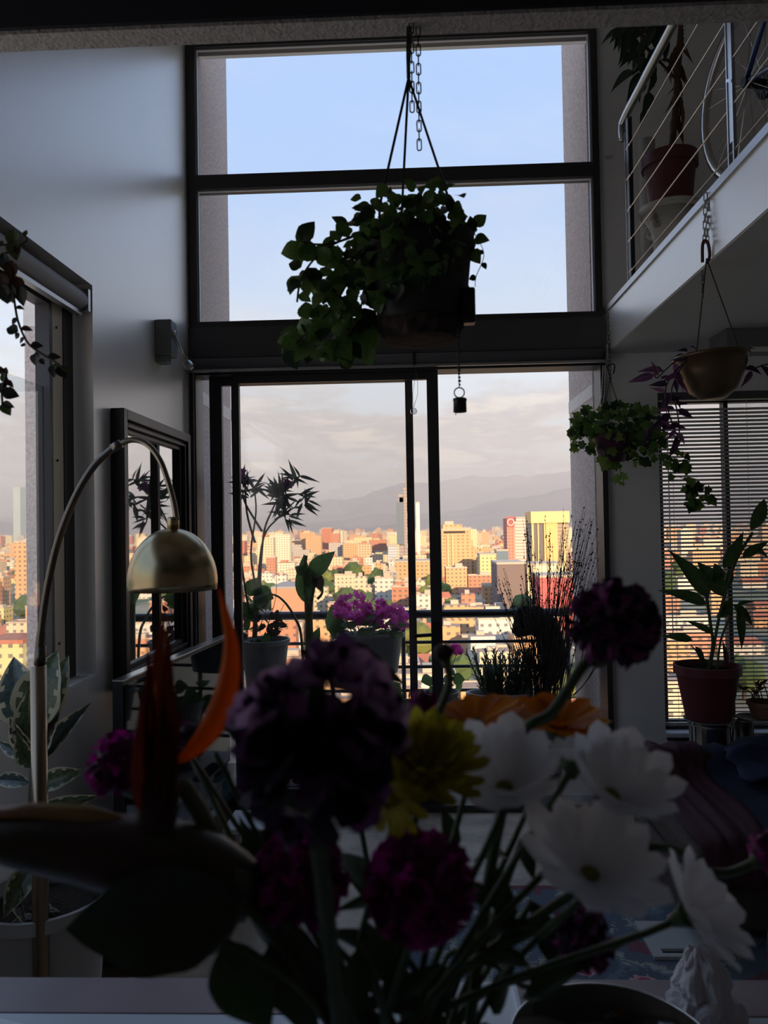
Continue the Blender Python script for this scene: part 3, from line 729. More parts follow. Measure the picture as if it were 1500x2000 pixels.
for pts in ([(1170, 840), (1140, 840), (1115, 870), (1130, 885)], [(1220, 850), (1270, 880), (1310, 905), (1345, 895)], [(1230, 850), (1290, 900), (1310, 925), (1340, 940), (1364, 985)], [(1200, 850), (1210, 905), (1212, 935)]):
    vine(iv, pts, IY-.03, .0016, ivm, 18, 22, vst)
# ------------------------------------------------------------------ mezzanine: dracaena on pedestal, bicycle
PY = 3.98
pd = thing('plant_pedestal', at(1303, 520, PY), 'white carved column pedestal behind the mezzanine cables', 'pedestal')
pcx = at(1306, 408, PY); zt = pcx.z; pcx = V((pcx.x+.01, PY, 2.885))
white_st = mat('pedestal_white', (.62, .60, .54), .6, var=.15, vscale=12)
h_ = zt-2.885
MB().lathe([(.145, 0), (.145, .03), (.10, .05), (.085, .10), (.09, h_-.16), (.10, h_-.10), (.14, h_-.03)], pcx, 28).build('shaft', white_st, pd, True)
MB().lathe([(.150, h_-.03), (.162, h_-.02), (.162, h_), (.15, h_)], pcx, 32).build('top_plate', white_st, pd, True).modifiers.new('e', 'EDGE_SPLIT').split_angle = .6
for k in range(4):
    an = k*math.pi/2+.6; c = pcx+V((math.cos(an)*.125, math.sin(an)*.125, h_-.085)); pts = []
    t1 = V((-math.sin(an), math.cos(an), 0))
    for i in range(18):
        q = i/17*9.4; r_ = .045*(1-i/20); pts.append(c+V((math.cos(an), math.sin(an), 0))*(.03*math.cos(q)*r_/.045)+V((0, 0, r_*math.sin(q))))
    MB().tube(pts, .013, 7).build('scroll', white_st, pd, True)
dp = thing('dracaena_plant', (pcx.x, PY, zt), 'tall dark leaved plant in a red pot on the white pedestal', 'plant')
red_pot = mat('red_pot', (.13, .032, .04), .5, var=.12, vscale=9)
rp_h = at(1303, 308, PY).z-zt
pot(dp, V((pcx.x, PY, zt+.002)), .128, .105, rp_h, red_pot, .012, .06)
bark = mat('brown_bark', (.10, .055, .03), .8, var=.5, vscale=30)
MB().tube(spline([V((pcx.x, PY, zt+rp_h-.05)), at(1318, 230, PY), at(1325, 120, PY), at(1332, 40, PY), at(1335, -60, PY)], 5), .017, 8).build('trunk', bark, dp, True)
drl = [leaf('long_leaf', mat('drac_dry', (.12, .06, .03), .7, trans=.2, var=.4), 'lance', .16, .2, .6, 7), leaf('long_leaf', mat('drac_dark', (.022, .045, .025), .45, trans=.15), 'lance', .26, .2, .5, 7)]
for i in range(22):
    y = rnd(60, 240); b_ = at(1322+rnd(-4, 6), y, PY); put(drl[0], 'dry_leaf', dp, b_, V((rnd(-.5, .5), rnd(-.5, .3), -1)), V((rnd(-1, 1), -1, .2)), rnd(.08, .20))
for i in range(70):
    x = rnd(1212, 1300); y = rnd(-40, 150) if x > 1235 else rnd(-40, 110)
    b_ = at(x, y, PY+rnd(-.1, .15)); put(drl[1], 'leaf', dp, b_, V((rnd(-1, .4), rnd(-.5, .3), rnd(-1.1, -.1))), V((rnd(-.5, .5), -1, .5)), rnd(.09, .17), 1.4)
for b_, e_ in (((1255, 150), (1228, 175)), ((1260, 160), (1240, 190)), ((1262, 215), (1248, 240)), ((1268, 120), (1250, 150)), ((1270, 180), (1262, 225))): leafpx(dp, drl[1], b_, e_, PY, wx=1.8)
MB().tube([at(1290, -60, PY), at(1240, 20, PY)], .008, 6).build('branch', bark, dp)
MB().tube([at(1325, 160, PY), at(1260, 90, PY), at(1240, 20, PY)], .007, 6).build('branch', bark, dp)
q_ = at(1336, 40, 3.6)
bead_chain('bead_chain', [V((q_.x, q_.y, 4.995)), q_, at(1339, 98, 3.6)], .006, 'white bead chain hanging above the mezzanine railing', .016)

bk = thing('bicycle', (1.40, 2.3, 2.885), 'blue framed bicycle parked behind the mezzanine cable railing', 'bicycle')
tyre = mat('tyre', (.02, .02, .02), .7); rimm = mat('rim_alu', (.62, .60, .58), .3, .9); blue = mat('blue_paint', (.015, .05, .22), .3, coat=.5)
bdir = V((.20, -1.0, 0)).normalized()
hubr = V((1.262, 2.78, 2.885+.335)); hubf = hubr+bdir*1.02
bn = bdir.cross(V((0, 0, 1)))
def ring(c, R_, r, n=40): return [c+bdir*math.cos(i/n*6.2832)*R_+V((0, 0, math.sin(i/n*6.2832)*R_)) for i in range(n)], r
for h_b in (hubr, hubf):
    w_ = MB(); p_, r_ = ring(h_b, .315, .013); w_.tube(p_, .0145, 8, closed=True); wh = w_.build('wheel_rim', rimm, bk, True)
    w_ = MB(); p_, r_ = ring(h_b, .330, .011); w_.tube(p_, .0105, 8, closed=True); w_.build('tyre', tyre, wh, True)
    for i in range(28):
        an = i/28*6.2832; e = h_b+bdir*math.cos(an+.25*(1 if i % 2 else -1))*.022+V((0, 0, math.sin(an+.25*(1 if i % 2 else -1))*.022))+bn*(.03 if i % 2 else -.03)
        MB().tube([e, h_b+bdir*math.cos(an)*.305+V((0, 0, math.sin(an)*.305))], .0016, 4).build('spoke', steel, wh)
    MB().tube([h_b-bn*.05, h_b+bn*.05], .018, 10).build('hub', black_m, wh)
MB().tube([hubr-bn*.03, hubr-bn*.045], .05, 16).build('cassette', black_m, bk)
bb_ = hubr+bdir*.42+V((0, 0, -.05)); seat = hubr+bdir*.26+V((0, 0, .47)); head = hubr+bdir*.82+V((0, 0, .50)); headb = hubr+bdir*.86+V((0, 0, .36))
for n_, a_, c_, r_ in (('seat_tube', bb_, seat, .016), ('top_tube', seat, head, .015), ('down_tube', bb_, headb, .019), ('head_tube', head, headb, .02), ('seat_stay', seat, hubr+bn*.04, .009), ('seat_stay', seat, hubr-bn*.05, .009), ('chain_stay', bb_, hubr+bn*.04, .010), ('chain_stay', bb_, hubr-bn*.05, .010), ('fork_blade', headb, hubf+bn*.05, .012), ('fork_blade', headb, hubf-bn*.05, .012)):
    MB().tube([a_, c_], r_, 10).build(n_, blue, bk, True)
MB().tube([seat, seat+V((0, 0, .12))-bdir*.02], .013, 8).build('seat_post', steel, bk)
MB().ball(seat+V((0, 0, .14)), .13, 12, 8, (.55, 1, .28)).build('saddle', black_m, bk, True)
MB().tube([head+V((0, 0, .08))-bn*.21, head+V((0, 0, .1)), head+V((0, 0, .08))+bn*.21], .012, 8).build('handlebar', black_m, bk)
MB().tube([bb_-bn*.05, bb_-bn*.06], .09, 20).build('chainring', steel, bk)
MB().tube([bb_-bn*.07, bb_-bn*.07+bdir*.12+V((0, 0, -.12))], .01, 6).build('crank', steel, bk)

# ------------------------------------------------------------------ right side: pots on chrome stands, sofa, clothes, rug
SY = 4.17
ctp = at(1393, 1404, SY)
cs1 = thing('chrome_planter', (ctp.x, SY, 0), 'mirror-chrome cylinder stand under the red dracaena pot', 'stand')
MB().lathe([(.105, 0), (.105, ctp.z-.03), (.112, ctp.z-.02), (.112, ctp.z-.008)], (ctp.x-.02, SY, 0), 36).build('cylinder', chrome, cs1, True).modifiers.new('e', 'EDGE_SPLIT').split_angle = .6
MB().lathe([(.11, 0), (.128, .006), (.131, .012), (.12, .008)], (ctp.x-.02, SY, ctp.z-.008), 30).build('tray', mat('tray_grey', (.25, .25, .25), .5), cs1, True)
q = at(1450, 1404, SY+.05)
cs2 = thing('chrome_planter', (q.x, SY+.05, 0), 'second chrome cylinder stand holding the small terracotta pot', 'stand')
MB().lathe([(.055, 0), (.055, q.z-.012), (.058, q.z-.006), (.058, q.z)], (q.x, SY+.05, 0), 30).build('cylinder', chrome, cs2, True)
MB().lathe([(.06, 0), (.085, .004), (.09, .012), (.08, .008)], (q.x+.06, SY+.05, q.z), 24).build('tray', mat('tray_grey', (.25, .25, .25), .5), cs2, True)
dr2 = thing('potted_dracaena', (ctp.x-.02, SY, ctp.z+.005), 'long leaved green plant in a dark red pot before the venetian blind', 'plant')
rz = at(1385, 1300, SY).z
pot(dr2, V((ctp.x-.025, SY, ctp.z+.006)), .160, .115, rz-ctp.z, mat('maroon_pot', (.13, .022, .03), .45, var=.1, vscale=8), .012, .045)
ga = mat('corn_green', (.06, .12, .035), .4, var=.35, vscale=6, trans=.3); gb = mat('corn_red', (.12, .03, .03), .5, trans=.3)
gl = [leaf('long_leaf', ga, 'lance', .24, .22, .35, 9), leaf('long_leaf', ga, 'ovate', .34, .22, .45, 9), leaf('long_leaf', gb, 'lance', .3, .2, .2, 7)]
gst = mat('cane_green', (.06, .09, .03), .5)
for pts, r_ in (([(1385, 1315), (1398, 1240), (1408, 1190), (1422, 1140), (1440, 1090), (1470, 1040)], .008), ([(1382, 1315), (1392, 1260), (1388, 1220), (1380, 1165)], .008), ([(1400, 1315), (1408, 1250), (1430, 1195)], .006)):
    MB().tube(spline([at(x, y, SY) for x, y in pts], 5), r_, 7).build('cane', gst, dr2, True)
for k, b_, e_, w_ in ((0, (1384, 1168), (1318, 1060), 1.2), (1, (1412, 1165), (1372, 1088), 1.25), (0, (1380, 1180), (1290, 1140), 1.1), (0, (1393, 1238), (1342, 1205), 1.0), (0, (1352, 1250), (1292, 1236), 1.2), (0, (1412, 1110), (1468, 1028), 1.1),
    (1, (1466, 1036), (1510, 960), .9), (0, (1450, 1090), (1510, 1045), 1.1), (1, (1405, 1205), (1440, 1165), 1.3), (0, (1432, 1180), (1487, 1228), 1.1), (0, (1442, 1185), (1458, 1285), .7), (0, (1440, 1180), (1478, 1170), .8), (0, (1358, 1262), (1388, 1312), 1.0), (2, (1418, 1300), (1416, 1248), .8),
    (1, (1425, 1110), (1425, 1160), .9), (1, (1430, 1180), (1400, 1212), 1.3), (0, (1385, 1310), (1355, 1250), .5), (1, (1395, 1100), (1415, 1160), 1.2), (0, (1470, 1070), (1515, 1090), .9), (0, (1415, 1115), (1400, 1150), 1.2)):
    leafpx(dr2, gl[k], b_, e_, SY, wx=w_)
tq = at(1490, 1400, SY+.03)
sp = thing('potted_succulent', (tq.x, SY+.03, tq.z), 'small withered plant in a terracotta pot beside the maroon pot', 'plant')
pot(sp, V((tq.x, SY+.03, q.z+.014)), .075, .055, .085, mat('terracotta', (.32, .14, .09), .75), .006, .02)
for i in range(9):
    b_ = V((tq.x+rnd(-.06, .04), SY+.03, q.z+.08)); e = b_+V((rnd(-.08, .05), rnd(-.03, .03), rnd(.03, .12)))
    MB().tube(bez(b_, b_+V((0, 0, .08)), e), .003, 5).build('twig', bark, sp)
    put(gl[2], 'leaf', sp, e, rvec(), V((0, -1, .4)), .05)

sofa_m = mat('brown_upholstery', (.085, .062, .052), .85, var=.2, vscale=30, bump=.2, bscale=200)
so = thing('sofa', (1.9, 3.5, 0), 'low brown sofa heaped with clothes under the venetian blind', 'sofa')
SX0 = at(1228, 1455, 3.85).x
MB().box((SX0, 3.0, .08), (3.1, 3.8, .26)).build('base', sofa_m, so, bevel=.02)
MB().box((SX0+.01, 2.98, .26), (2.05, 3.66, .40)).build('seat_cushion', sofa_m, so, bevel=.04)
MB().box((2.06, 2.98, .26), (3.09, 3.66, .40)).build('seat_cushion', sofa_m, so, bevel=.04)
MB().box((SX0, 3.66, .26), (3.1, 3.90, .52)).build('backrest', sofa_m, so, bevel=.04)
for x in (SX0+.05, 3.0):
    for y in (3.06, 3.74): box('foot', (x, y, 0), (x+.05, y+.05, .08), black_m, so)
def drape(name, prof, x0, x1, m, amp, seed, label, lift=.012, nx=26, ny=30, ragged=.06, cat='clothes'):
    P = spline([V((0, y, z)) for y, z in prof], 8)
    def fn(u, v):
        k = v*(len(P)-1)*(1-ragged*abs(noise.noise(V((u*4+seed, 1.3, 0)))) ); i = min(len(P)-2, int(k)); p = P[i].lerp(P[i+1], k-i)
        x = x0+(x1-x0)*u+.05*noise.noise(V((v*4, u*3, seed)))
        f = noise.noise(V((u*6+seed, v*3, 0)))+.6*noise.noise(V((u*13+seed, v*7, 2)))
        e = min(1, 6*min(u, 1-u))
        return (x, p.y-.3*amp*f, p.z+lift+amp*(f+.75)*e)
    o = MB().grid(fn, nx, ny).build(name, m, None, True, solid=.006)
    tag(o, label, cat); return o
navy = mat('navy_cloth', (.008, .012, .035), .85, var=.3, vscale=10); wine = mat('wine_cloth', (.055, .010, .018), .85, var=.3, vscale=9)
a_ = at(1300, 1480, 3.8).x
drape('jacket', [(3.915, .42), (3.88, .52), (3.72, .54), (3.62, .46), (3.40, .42), (3.05, .42), (2.95, .36), (2.94, .12)], a_+.16, a_+.98, navy, .036, 3.1, 'navy jacket heaped over the sofa back and seat')
drape('shirt', [(3.89, .50), (3.85, .525), (3.70, .54), (3.63, .45), (3.35, .42), (3.02, .41), (2.96, .36), (2.95, .22)], a_-.12, a_+.17, wine, .024, 9.7, 'wine red garment crumpled at the free end of the sofa')
drape('scarf', [(3.70, .54), (3.60, .49), (3.45, .46)], a_+.25, a_+.75, mat('dark_blue_cloth', (.012, .018, .05), .8), .03, 5.5, 'rumpled dark blue cloth on top of the navy jacket', .035, 18, 10)

# rug with a woven flower pattern
rug_m = bpy.data.materials.new('floral_rug'); rug_m.use_nodes = True; t = rug_m.node_tree; p_ = t.nodes['Principled BSDF']; p_.inputs['Roughness'].default_value = .95
g = N(t, 'ShaderNodeTexCoord'); vo = N(t, 'ShaderNodeTexVoronoi', i_Scale=3.6); t.links.new(g.outputs['Object'], vo.inputs['Vector'])
nz = N(t, 'ShaderNodeTexNoise', i_Scale=9.0, i_Detail=3.0); t.links.new(g.outputs['Object'], nz.inputs['Vector'])
n3 = N(t, 'ShaderNodeTexNoise', i_Scale=26.0, i_Detail=4.0, i_Distortion=1.5); t.links.new(g.outputs['Object'], n3.inputs['Vector'])
dd = math_n(t, 'ADD', math_n(t, 'ADD', vo.outputs['Distance'], math_n(t, 'MULTIPLY', nz.outputs[0], .30)), math_n(t, 'MULTIPLY', math_n(t, 'SUBTRACT', n3.outputs[0], .4), .35))
fl = ramp(t, [(.0, (.30, .05, .10)), (.26, (.55, .22, .28)), (.34, (.40, .08, .14)), (.42, (.60, .35, .36)), (.47, (.10, .13, .17)), (.62, (.16, .20, .24)), (.70, (.36, .36, .32)), (.78, (.12, .15, .19)), (1, (.22, .08, .10))], dd, 'CONSTANT')
t.links.new(fl.outputs[0], p_.inputs['Base Color'])
nb = N(t, 'ShaderNodeTexNoise', i_Scale=300.0); t.links.new(g.outputs['Object'], nb.inputs['Vector']); bp = N(t, 'ShaderNodeBump', i_Strength=.6); t.links.new(nb.outputs[0], bp.inputs['Height']); t.links.new(bp.outputs[0], p_.inputs['Normal'])
rg = thing('rug', (1.0, 2.6, 0), 'floral rug in pink and slate blue on the floor before the sofa', 'rug')
MB().box((-.1, 1.75, 0.0005), (2.4, 3.5, .012)).build('pile', rug_m, rg)
MB().box((-.14, 1.71, 0.0005), (2.44, 1.75, .010)).build('border', mat('rug_border', (.20, .07, .09), .95), rg)
MB().box((-.14, 3.5, 0.0005), (2.44, 3.54, .010)).build('border', mat('rug_border', (.20, .07, .09), .95), rg)
tr = thing('serving_tray', (1.0, 2.9, .02), 'pale tray with a slot handle lying on the floral rug', 'tray')
q0 = atZ(1262, 1838, .03); q1 = atZ(1420, 1850, .03)
m = MB(); x0, y0 = q0.x, q0.y
m.box((x0, y0-.02, .014), (x0+.30, y0+.16, .026)).box((x0, y0-.10, .014), (x0+.04, y0-.02, .026)).box((x0+.13, y0-.10, .014), (x0+.30, y0-.02, .026)).box((x0+.04, y0-.10, .014), (x0+.13, y0-.075, .026)).box((x0+.04, y0-.045, .014), (x0+.13, y0-.02, .026))
m.build('board', mat('tray_pale', (.5, .49, .46), .5), tr)
box('slot_lining', (x0+.04, y0-.075, .0125), (x0+.13, y0-.045, .0145), black_m, tr)
# ------------------------------------------------------------------ outside: fins, balcony, railing
def fin(name, x0, x1, y0, y1, bands):
    o = struct(box(name, (x0, y0, -1.0), (x1, y1, 6.0), pebble))
    for (z0, z1) in bands: box('stucco_band', (x0-.004, y0-.004, z0), (x1+.004, y1+.004, z1), stucco_band, o)
    return o
fin('wall_fin_1', -1.62, -1.275, 4.62, 5.40, [(2.42, 2.50)])
fin('wall_fin_2', 1.115, 1.44, 4.72, 5.42, [(2.42, 2.50)])
pz0, pz1 = at(80, 637, 3.6).z, at(80, 575, 3.6).z
fin('wall_fin_4', at(50, 900, 3.6).x, X0, 3.6, 4.0, [(pz0, pz0+.16), (pz0+.20, pz0+.6)])
struct(box('balcony_floor', (-1.62, 4.62, -.2), (3.3, 5.62, -.01), mat('balcony_tile', (.30, .25, .22), .7, var=.15, vscale=5)))
br = thing('balcony_railing', (0, 5.5, 0), 'dark metal balcony railing with a thick top tube', 'railing')
RYY = 5.5; rail_m = mat('rail_dark', (.035, .035, .04), .45, .2)
MB().tube([(-1.62, RYY, 1.022), (1.115, RYY, 1.022)], .030, 14).build('top_rail', rail_m, br, True)
for z in (.822, .648, .48, .31, .14): MB().tube([(-1.62, RYY, z), (1.115, RYY, z)], .012, 10).build('mid_rail', rail_m, br, True)
for x in (-1.25, -.08, 1.085): MB().tube([(x, RYY, -.01), (x, RYY, 1.02)], .016, 10).build('post', rail_m, br, True)

# ------------------------------------------------------------------ balcony plants
pot_grey = mat('pot_grey', (.34, .37, .38), .5, var=.1); pot_lgrey = mat('pot_light_grey', (.50, .52, .53), .5)
def oval_pot(t, c, a, b, h, m, flange=0.0, tap=.82):
    n = 28; prof = [(tap, 0), (.97, h-.03), (1.04, h-.03), (1.04, h), (.98, h), (.95, h-.03)]
    mb_ = MB(); mb_.lathe(prof, (0, 0, 0), n, cap1=False)
    for p in mb_.v: p.x *= a; p.y *= b
    for i, p in enumerate(mb_.v): mb_.v[i] = p+V(c)
    mb_.build('pot', m, t, True)
    s_ = MB(); s_.lathe([(.96, 0), (.5, .008), (.001, .012)], (0, 0, 0), n, cap0=False, cap1=False)
    for i, p in enumerate(s_.v): s_.v[i] = V((p.x*a, p.y*b, p.z))+V(c)+V((0, 0, h-.035))
    s_.build('soil', soil, t, True)
    if flange:
        f_ = MB(); c_ = V(c)
        f_.box((c_.x-.06, c_.y+b*.95, c_.z+h-.02), (c_.x+.06, c_.y+b*.95+.014, c_.z+h+flange)); f_.box((c_.x-.06, c_.y+b*.95, c_.z+h+flange), (c_.x+.06, c_.y+b*.95+.10, c_.z+h+flange+.014))
        f_.build('rail_hook', m, t, bevel=.004)
# rosemary
RY5 = 5.34
c = at(977, 1400, RY5); top = at(977, 1350, RY5)
rm_ = thing('rosemary_planter', V((c.x, RY5, c.z-.05)), 'rosemary in a grey hook-on trough hung on the balcony rail', 'plant')
oval_pot(rm_, V((c.x, RY5-.02, c.z-.06)), .225, .12, top.z-c.z+.06, pot_lgrey, 0)
hk_ = at(955, 1300, RY5+.09); box('hook_plate', (hk_.x-.045, RY5+.085, top.z-.03), (hk_.x+.045, RY5+.10, .66), pot_lgrey, rm_, .004)
spm = mat('rosemary_green', (.13, .18, .11), .6, trans=.2)
rsl = MB()
for i in range(26):
    z = .12+.88*i/25; an = i*2.4; w = .16*(1-.4*z); d = V((math.cos(an), math.sin(an), .8)).normalized()
    b0_ = V((0, 0, z)); s_ = d.cross(V((0, 0, 1))).normalized()*.02; rsl.add([b0_-s_, b0_+s_, b0_+d*w+s_*.4, b0_+d*w-s_*.4], [(0, 1, 2, 3)])
rsl.tube([(0, 0, 0), (0, 0, 1)], .012, 4)
rsl.v = [V((p.x, p.z, -p.y)) for p in rsl.v]
rme = rsl.mesh('sprig', spm)
def sprigs(t, n, cx_, Y, x0, x1, zb, h0, h1, me, lean=.35, name='sprig'):
    for i in range(n):
        x = rnd(x0, x1); p = V((x, Y+rnd(-.06, .06), zb)); d = V(((x-cx_)/(x1-x0)*lean*2+rnd(-.25, .25), rnd(-.2, .2), 1)).normalized()
        put(me, name, t, p, d, V((rnd(-1, 1), -1, 0)), rnd(h0, h1))
sprigs(rm_, 110, c.x+.03, RY5-.02, c.x-.12, c.x+.18, top.z-.03, .14, .36, rme)
# geraniums
GY = 5.32
c = at(722, 1290, GY); top = at(722, 1236, GY)
ge = thing('geranium_planter', V((c.x, GY, c.z-.08)), 'pink geraniums in a grey trough hung on the balcony rail', 'plant')
oval_pot(ge, V((c.x, GY, c.z-.08)), .235, .12, top.z-c.z+.08, pot_grey, 0)
mag = [mat('geranium_pink', (.85, .16, .58), .6, trans=.5, var=.2), mat('geranium_deep', (.70, .08, .46), .6, trans=.5)]
def blossom(m, n=5, name='blossom'):
    b = MB()
    for k in range(n):
        an = k*6.2832/n; d = V((math.cos(an), math.sin(an), .25)); s_ = V((-math.sin(an), math.cos(an), 0))
        b.add([V((0, 0, 0)), d*.45+s_*.38, d*1.0+s_*.22, d*1.0-s_*.22, d*.45-s_*.38], [(0, 1, 2, 3, 4)])
    return b.mesh(name, m, False)
gbl = [blossom(x) for x in mag]
glf = leaf('round_leaf', mat('geranium_green', (.12, .22, .07), .55, trans=.4), 'ovate', .95, -.1, .3, 4)
for (hx, hy, hr, nn_) in ((690, 1182, 32, 62), (668, 1190, 18, 26), (735, 1190, 26, 44), (765, 1205, 28, 54), (782, 1215, 20, 30), (712, 1200, 24, 34)):
    hc = at(hx, hy, GY-.03)
    for i in range(nn_):
        d = rvec().normalized(); p = hc+V((d.x*hr, d.y*hr*.9, d.z*hr*.75))*(GY/1500)
        o = put(random.choice(gbl), 'blossom', ge, p, V((rnd(-1, 1), 0, rnd(-1, 1))), d+V((0, -.6, .2)), rnd(.019, .027))
    MB().tube([V((hc.x*.6+c.x*.4, GY, top.z-.02)), hc], .004, 5).build('flower_stalk', gst, ge)
for i in range(46):
    p = V((c.x+rnd(-.22, .22), GY+rnd(-.11, .08), top.z+rnd(-.01, .13))); put(glf, 'leaf', ge, p, V((rnd(-1, 1), rnd(-.8, .3), rnd(-.3, .5))), V((rnd(-.4, .4), -.6, 1)), rnd(.06, .10))
for b_, e_ in (((658, 1245), (644, 1178)), ((650, 1250), (668, 1200))): leafpx(ge, glf, b_, e_, GY-.05, wx=.6)
# oleander pot
OY = 5.02
c = at(518, 1312, OY); top = at(518, 1248, OY)
ol = thing('oleander_plant', V((c.x, OY, 0)), 'tall oleander with narrow leaves in a grey pot by the door', 'plant')
MB().lathe([(.15, 0), (.15, c.z-.11), (.10, c.z-.10)], (c.x, OY, 0), 20).build('pot_stand', rail_m, ol)
pot(ol, V((c.x, OY, c.z-.10)), .155, .12, top.z-c.z+.10, pot_grey, .01, .03)
olm = [leaf('narrow_leaf', mat('oleander_leaf', (.07, .09, .07), .45, trans=.15), 'lance', .17, .15, .3, 6), leaf('narrow_leaf', mat('oleander_grey', (.13, .15, .13), .45, trans=.2), 'lance', .17, .15, .2, 6)]
ost = mat('oleander_stem', (.22, .20, .14), .6)
def stems(t, lst, Y, r, m, name='stem'):
    for pts in lst: MB().tube(spline([at(x, y, Y) for x, y in pts], 5), [r*(1-.5*i/(5*(len(pts)-1))) for i in range(5*(len(pts)-1)+1)], 6).build(name, m, t, True)
stems(ol, [[(495, 1245), (498, 1150), (490, 1080), (500, 1000), (496, 950)], [(500, 1245), (503, 1150), (515, 1050), (545, 1010), (575, 980)], [(505, 1190), (514, 1050), (530, 1000), (548, 965)], [(512, 1038), (480, 985), (474, 960)], [(498, 1060), (482, 1000), (478, 930)], [(545, 1010), (560, 1000)], [(548, 965), (575, 940), (585, 930)], [(488, 1200), (472, 1100), (470, 1000)]], OY, .009, ost)
for (x, y, n_, sz) in ((550, 975, 26, 44), (578, 935, 12, 40), (560, 1010, 12, 38), (480, 940, 18, 36), (486, 965, 12, 34), (592, 975, 14, 38), (496, 950, 8, 34), (548, 950, 14, 36), (598, 985, 6, 36)):
    hc = at(x, y, OY)
    for i in range(n_):
        an = rnd(0, 6.28); d = V((math.cos(an), rnd(-.6, .6), math.sin(an)*.8)); put(random.choice(olm), 'leaf', ol, hc+rvec()*.03, d, V((rnd(-1, 1), -1, .4)), sz*rnd(.7, 1.15)*OY/1500)
pbl = blossom(mat('oleander_pink', (.28, .09, .24), .6, trans=.3))
for (x, y) in ((475, 920), (472, 930), (562, 945), (556, 950), (568, 948), (560, 940)): put(pbl, 'blossom', ol, at(x, y, OY-.03), V((1, 0, .3)), V((rnd(-.5, .5), -1, .4)), .024)
wd = mat('withered', (.10, .07, .06), .8, trans=.2, var=.3); wdl = leaf('withered_leaf', wd, 'ovate', .7, .2, .5, 5)
leafblob(ol, (515, 1215), 36, 30, 44, OY, .10, 20, [wdl, olm[0], olm[1]])
leafblob(ol, (500, 1235), 36, 16, 30, OY, .10, 20, [glf, wdl])
leafblob(ol, (490, 1175), 10, 24, 10, OY, .04, 36, [glf])
stems(ol, [[(505, 1230), (520, 1190), (528, 1150)], [(530, 1230), (545, 1200), (555, 1180)], [(520, 1230), (538, 1170), (540, 1120)]], OY, .003, ost, 'dry_twig')
# strelitzia / banana
SY5 = 5.05
c = at(602, 1420, SY5)
sb = thing('banana_plant', V((c.x, SY5, 0)), 'broad leaved banana plant rising before the balcony rail', 'plant')
pot(sb, V((c.x, SY5, 0)), .15, .11, .32, mat('terracotta', (.32, .14, .09), .75), .01, .03)
bgm = mat('banana_green', (.11, .21, .07), .35, trans=.4, var=.3, vscale=5); bgl = leaf('broad_leaf', bgm, 'ovate', .5, .2, .2, 10)
bst = mat('banana_stalk', (.15, .20, .09), .5)
stems(sb, [[(603, 1480), (602, 1300), (600, 1200), (595, 1120), (598, 1085)], [(612, 1480), (610, 1300), (606, 1200), (612, 1150), (622, 1115)]], SY5, .022, bst, 'stalk')
stems(sb, [[(598, 1480), (590, 1260), (575, 1205), (550, 1170), (525, 1160), (500, 1165)], [(620, 1170), (630, 1155), (625, 1125)]], SY5, .011, bst, 'stalk')
for b_, e_, w_ in (((606, 1130), (650, 1072), 1.1), ((600, 1180), (588, 1080), .7), ((598, 1120), (575, 1106), 1.6), ((604, 1150), (606, 1100), 1.0), ((608, 1260), (625, 1225), 1.0), ((600, 1135), (625, 1118), 1.0)): leafpx(sb, bgl, b_, e_, SY5-.02, wx=w_)
brl = leaf('brown_leaf', mat('dead_leaf', (.13, .08, .06), .8, trans=.2, var=.3), 'ovate', .5, .3, .3, 6)
for b_, e_, w_ in (((622, 1118), (624, 1160), 1.2), ((618, 1125), (612, 1150), .9)): leafpx(sb, brl, b_, e_, SY5-.03, wx=w_)
# black cloth over the rail
cl_m = mat('black_cloth', (.010, .012, .020), .9, var=.4, vscale=20)
def cloth(u, v):
    xs = [(0, 1000, 1238), (.18, 1012, 1250), (.36, 1038, 1244), (.48, 1052, 1252), (.56, 1058, 1338), (.7, 1072, 1350), (.85, 1090, 1335), (1, 1112, 1300)]
    for i in range(len(xs)-1):
        if xs[i][0] <= u <= xs[i+1][0]:
            k = (u-xs[i][0])/(xs[i+1][0]-xs[i][0]); bx_ = xs[i][1]+(xs[i+1][1]-xs[i][1])*k; by_ = xs[i][2]+(xs[i+1][2]-xs[i][2])*k; break
    tx = 1010+u*78; arch = 1191+ (0 if u < .55 else (u-.55)*60)
    if v < .16:
        q = v/.16; p = at(tx, 1186+(arch-1191), RYY+.03*math.cos(q*math.pi)); p.z = p.z-.10*(1-q)+.012; p.y = RYY+.045-.09*q; return p
    q = (v-.16)/.84; x = tx+(bx_-tx)*q**.8; y = arch-4+(by_-arch)*q
    return at(x, y, RYY-.045-.03*noise.noise(V((u*7, q*2, 3)))-.02*math.sin(u*22))
tag(MB().grid(cloth, 36, 26).build('black_cloth', cl_m, None, True, solid=.006), 'black cloth thrown over the balcony top rail beside the twigs', 'cloth')
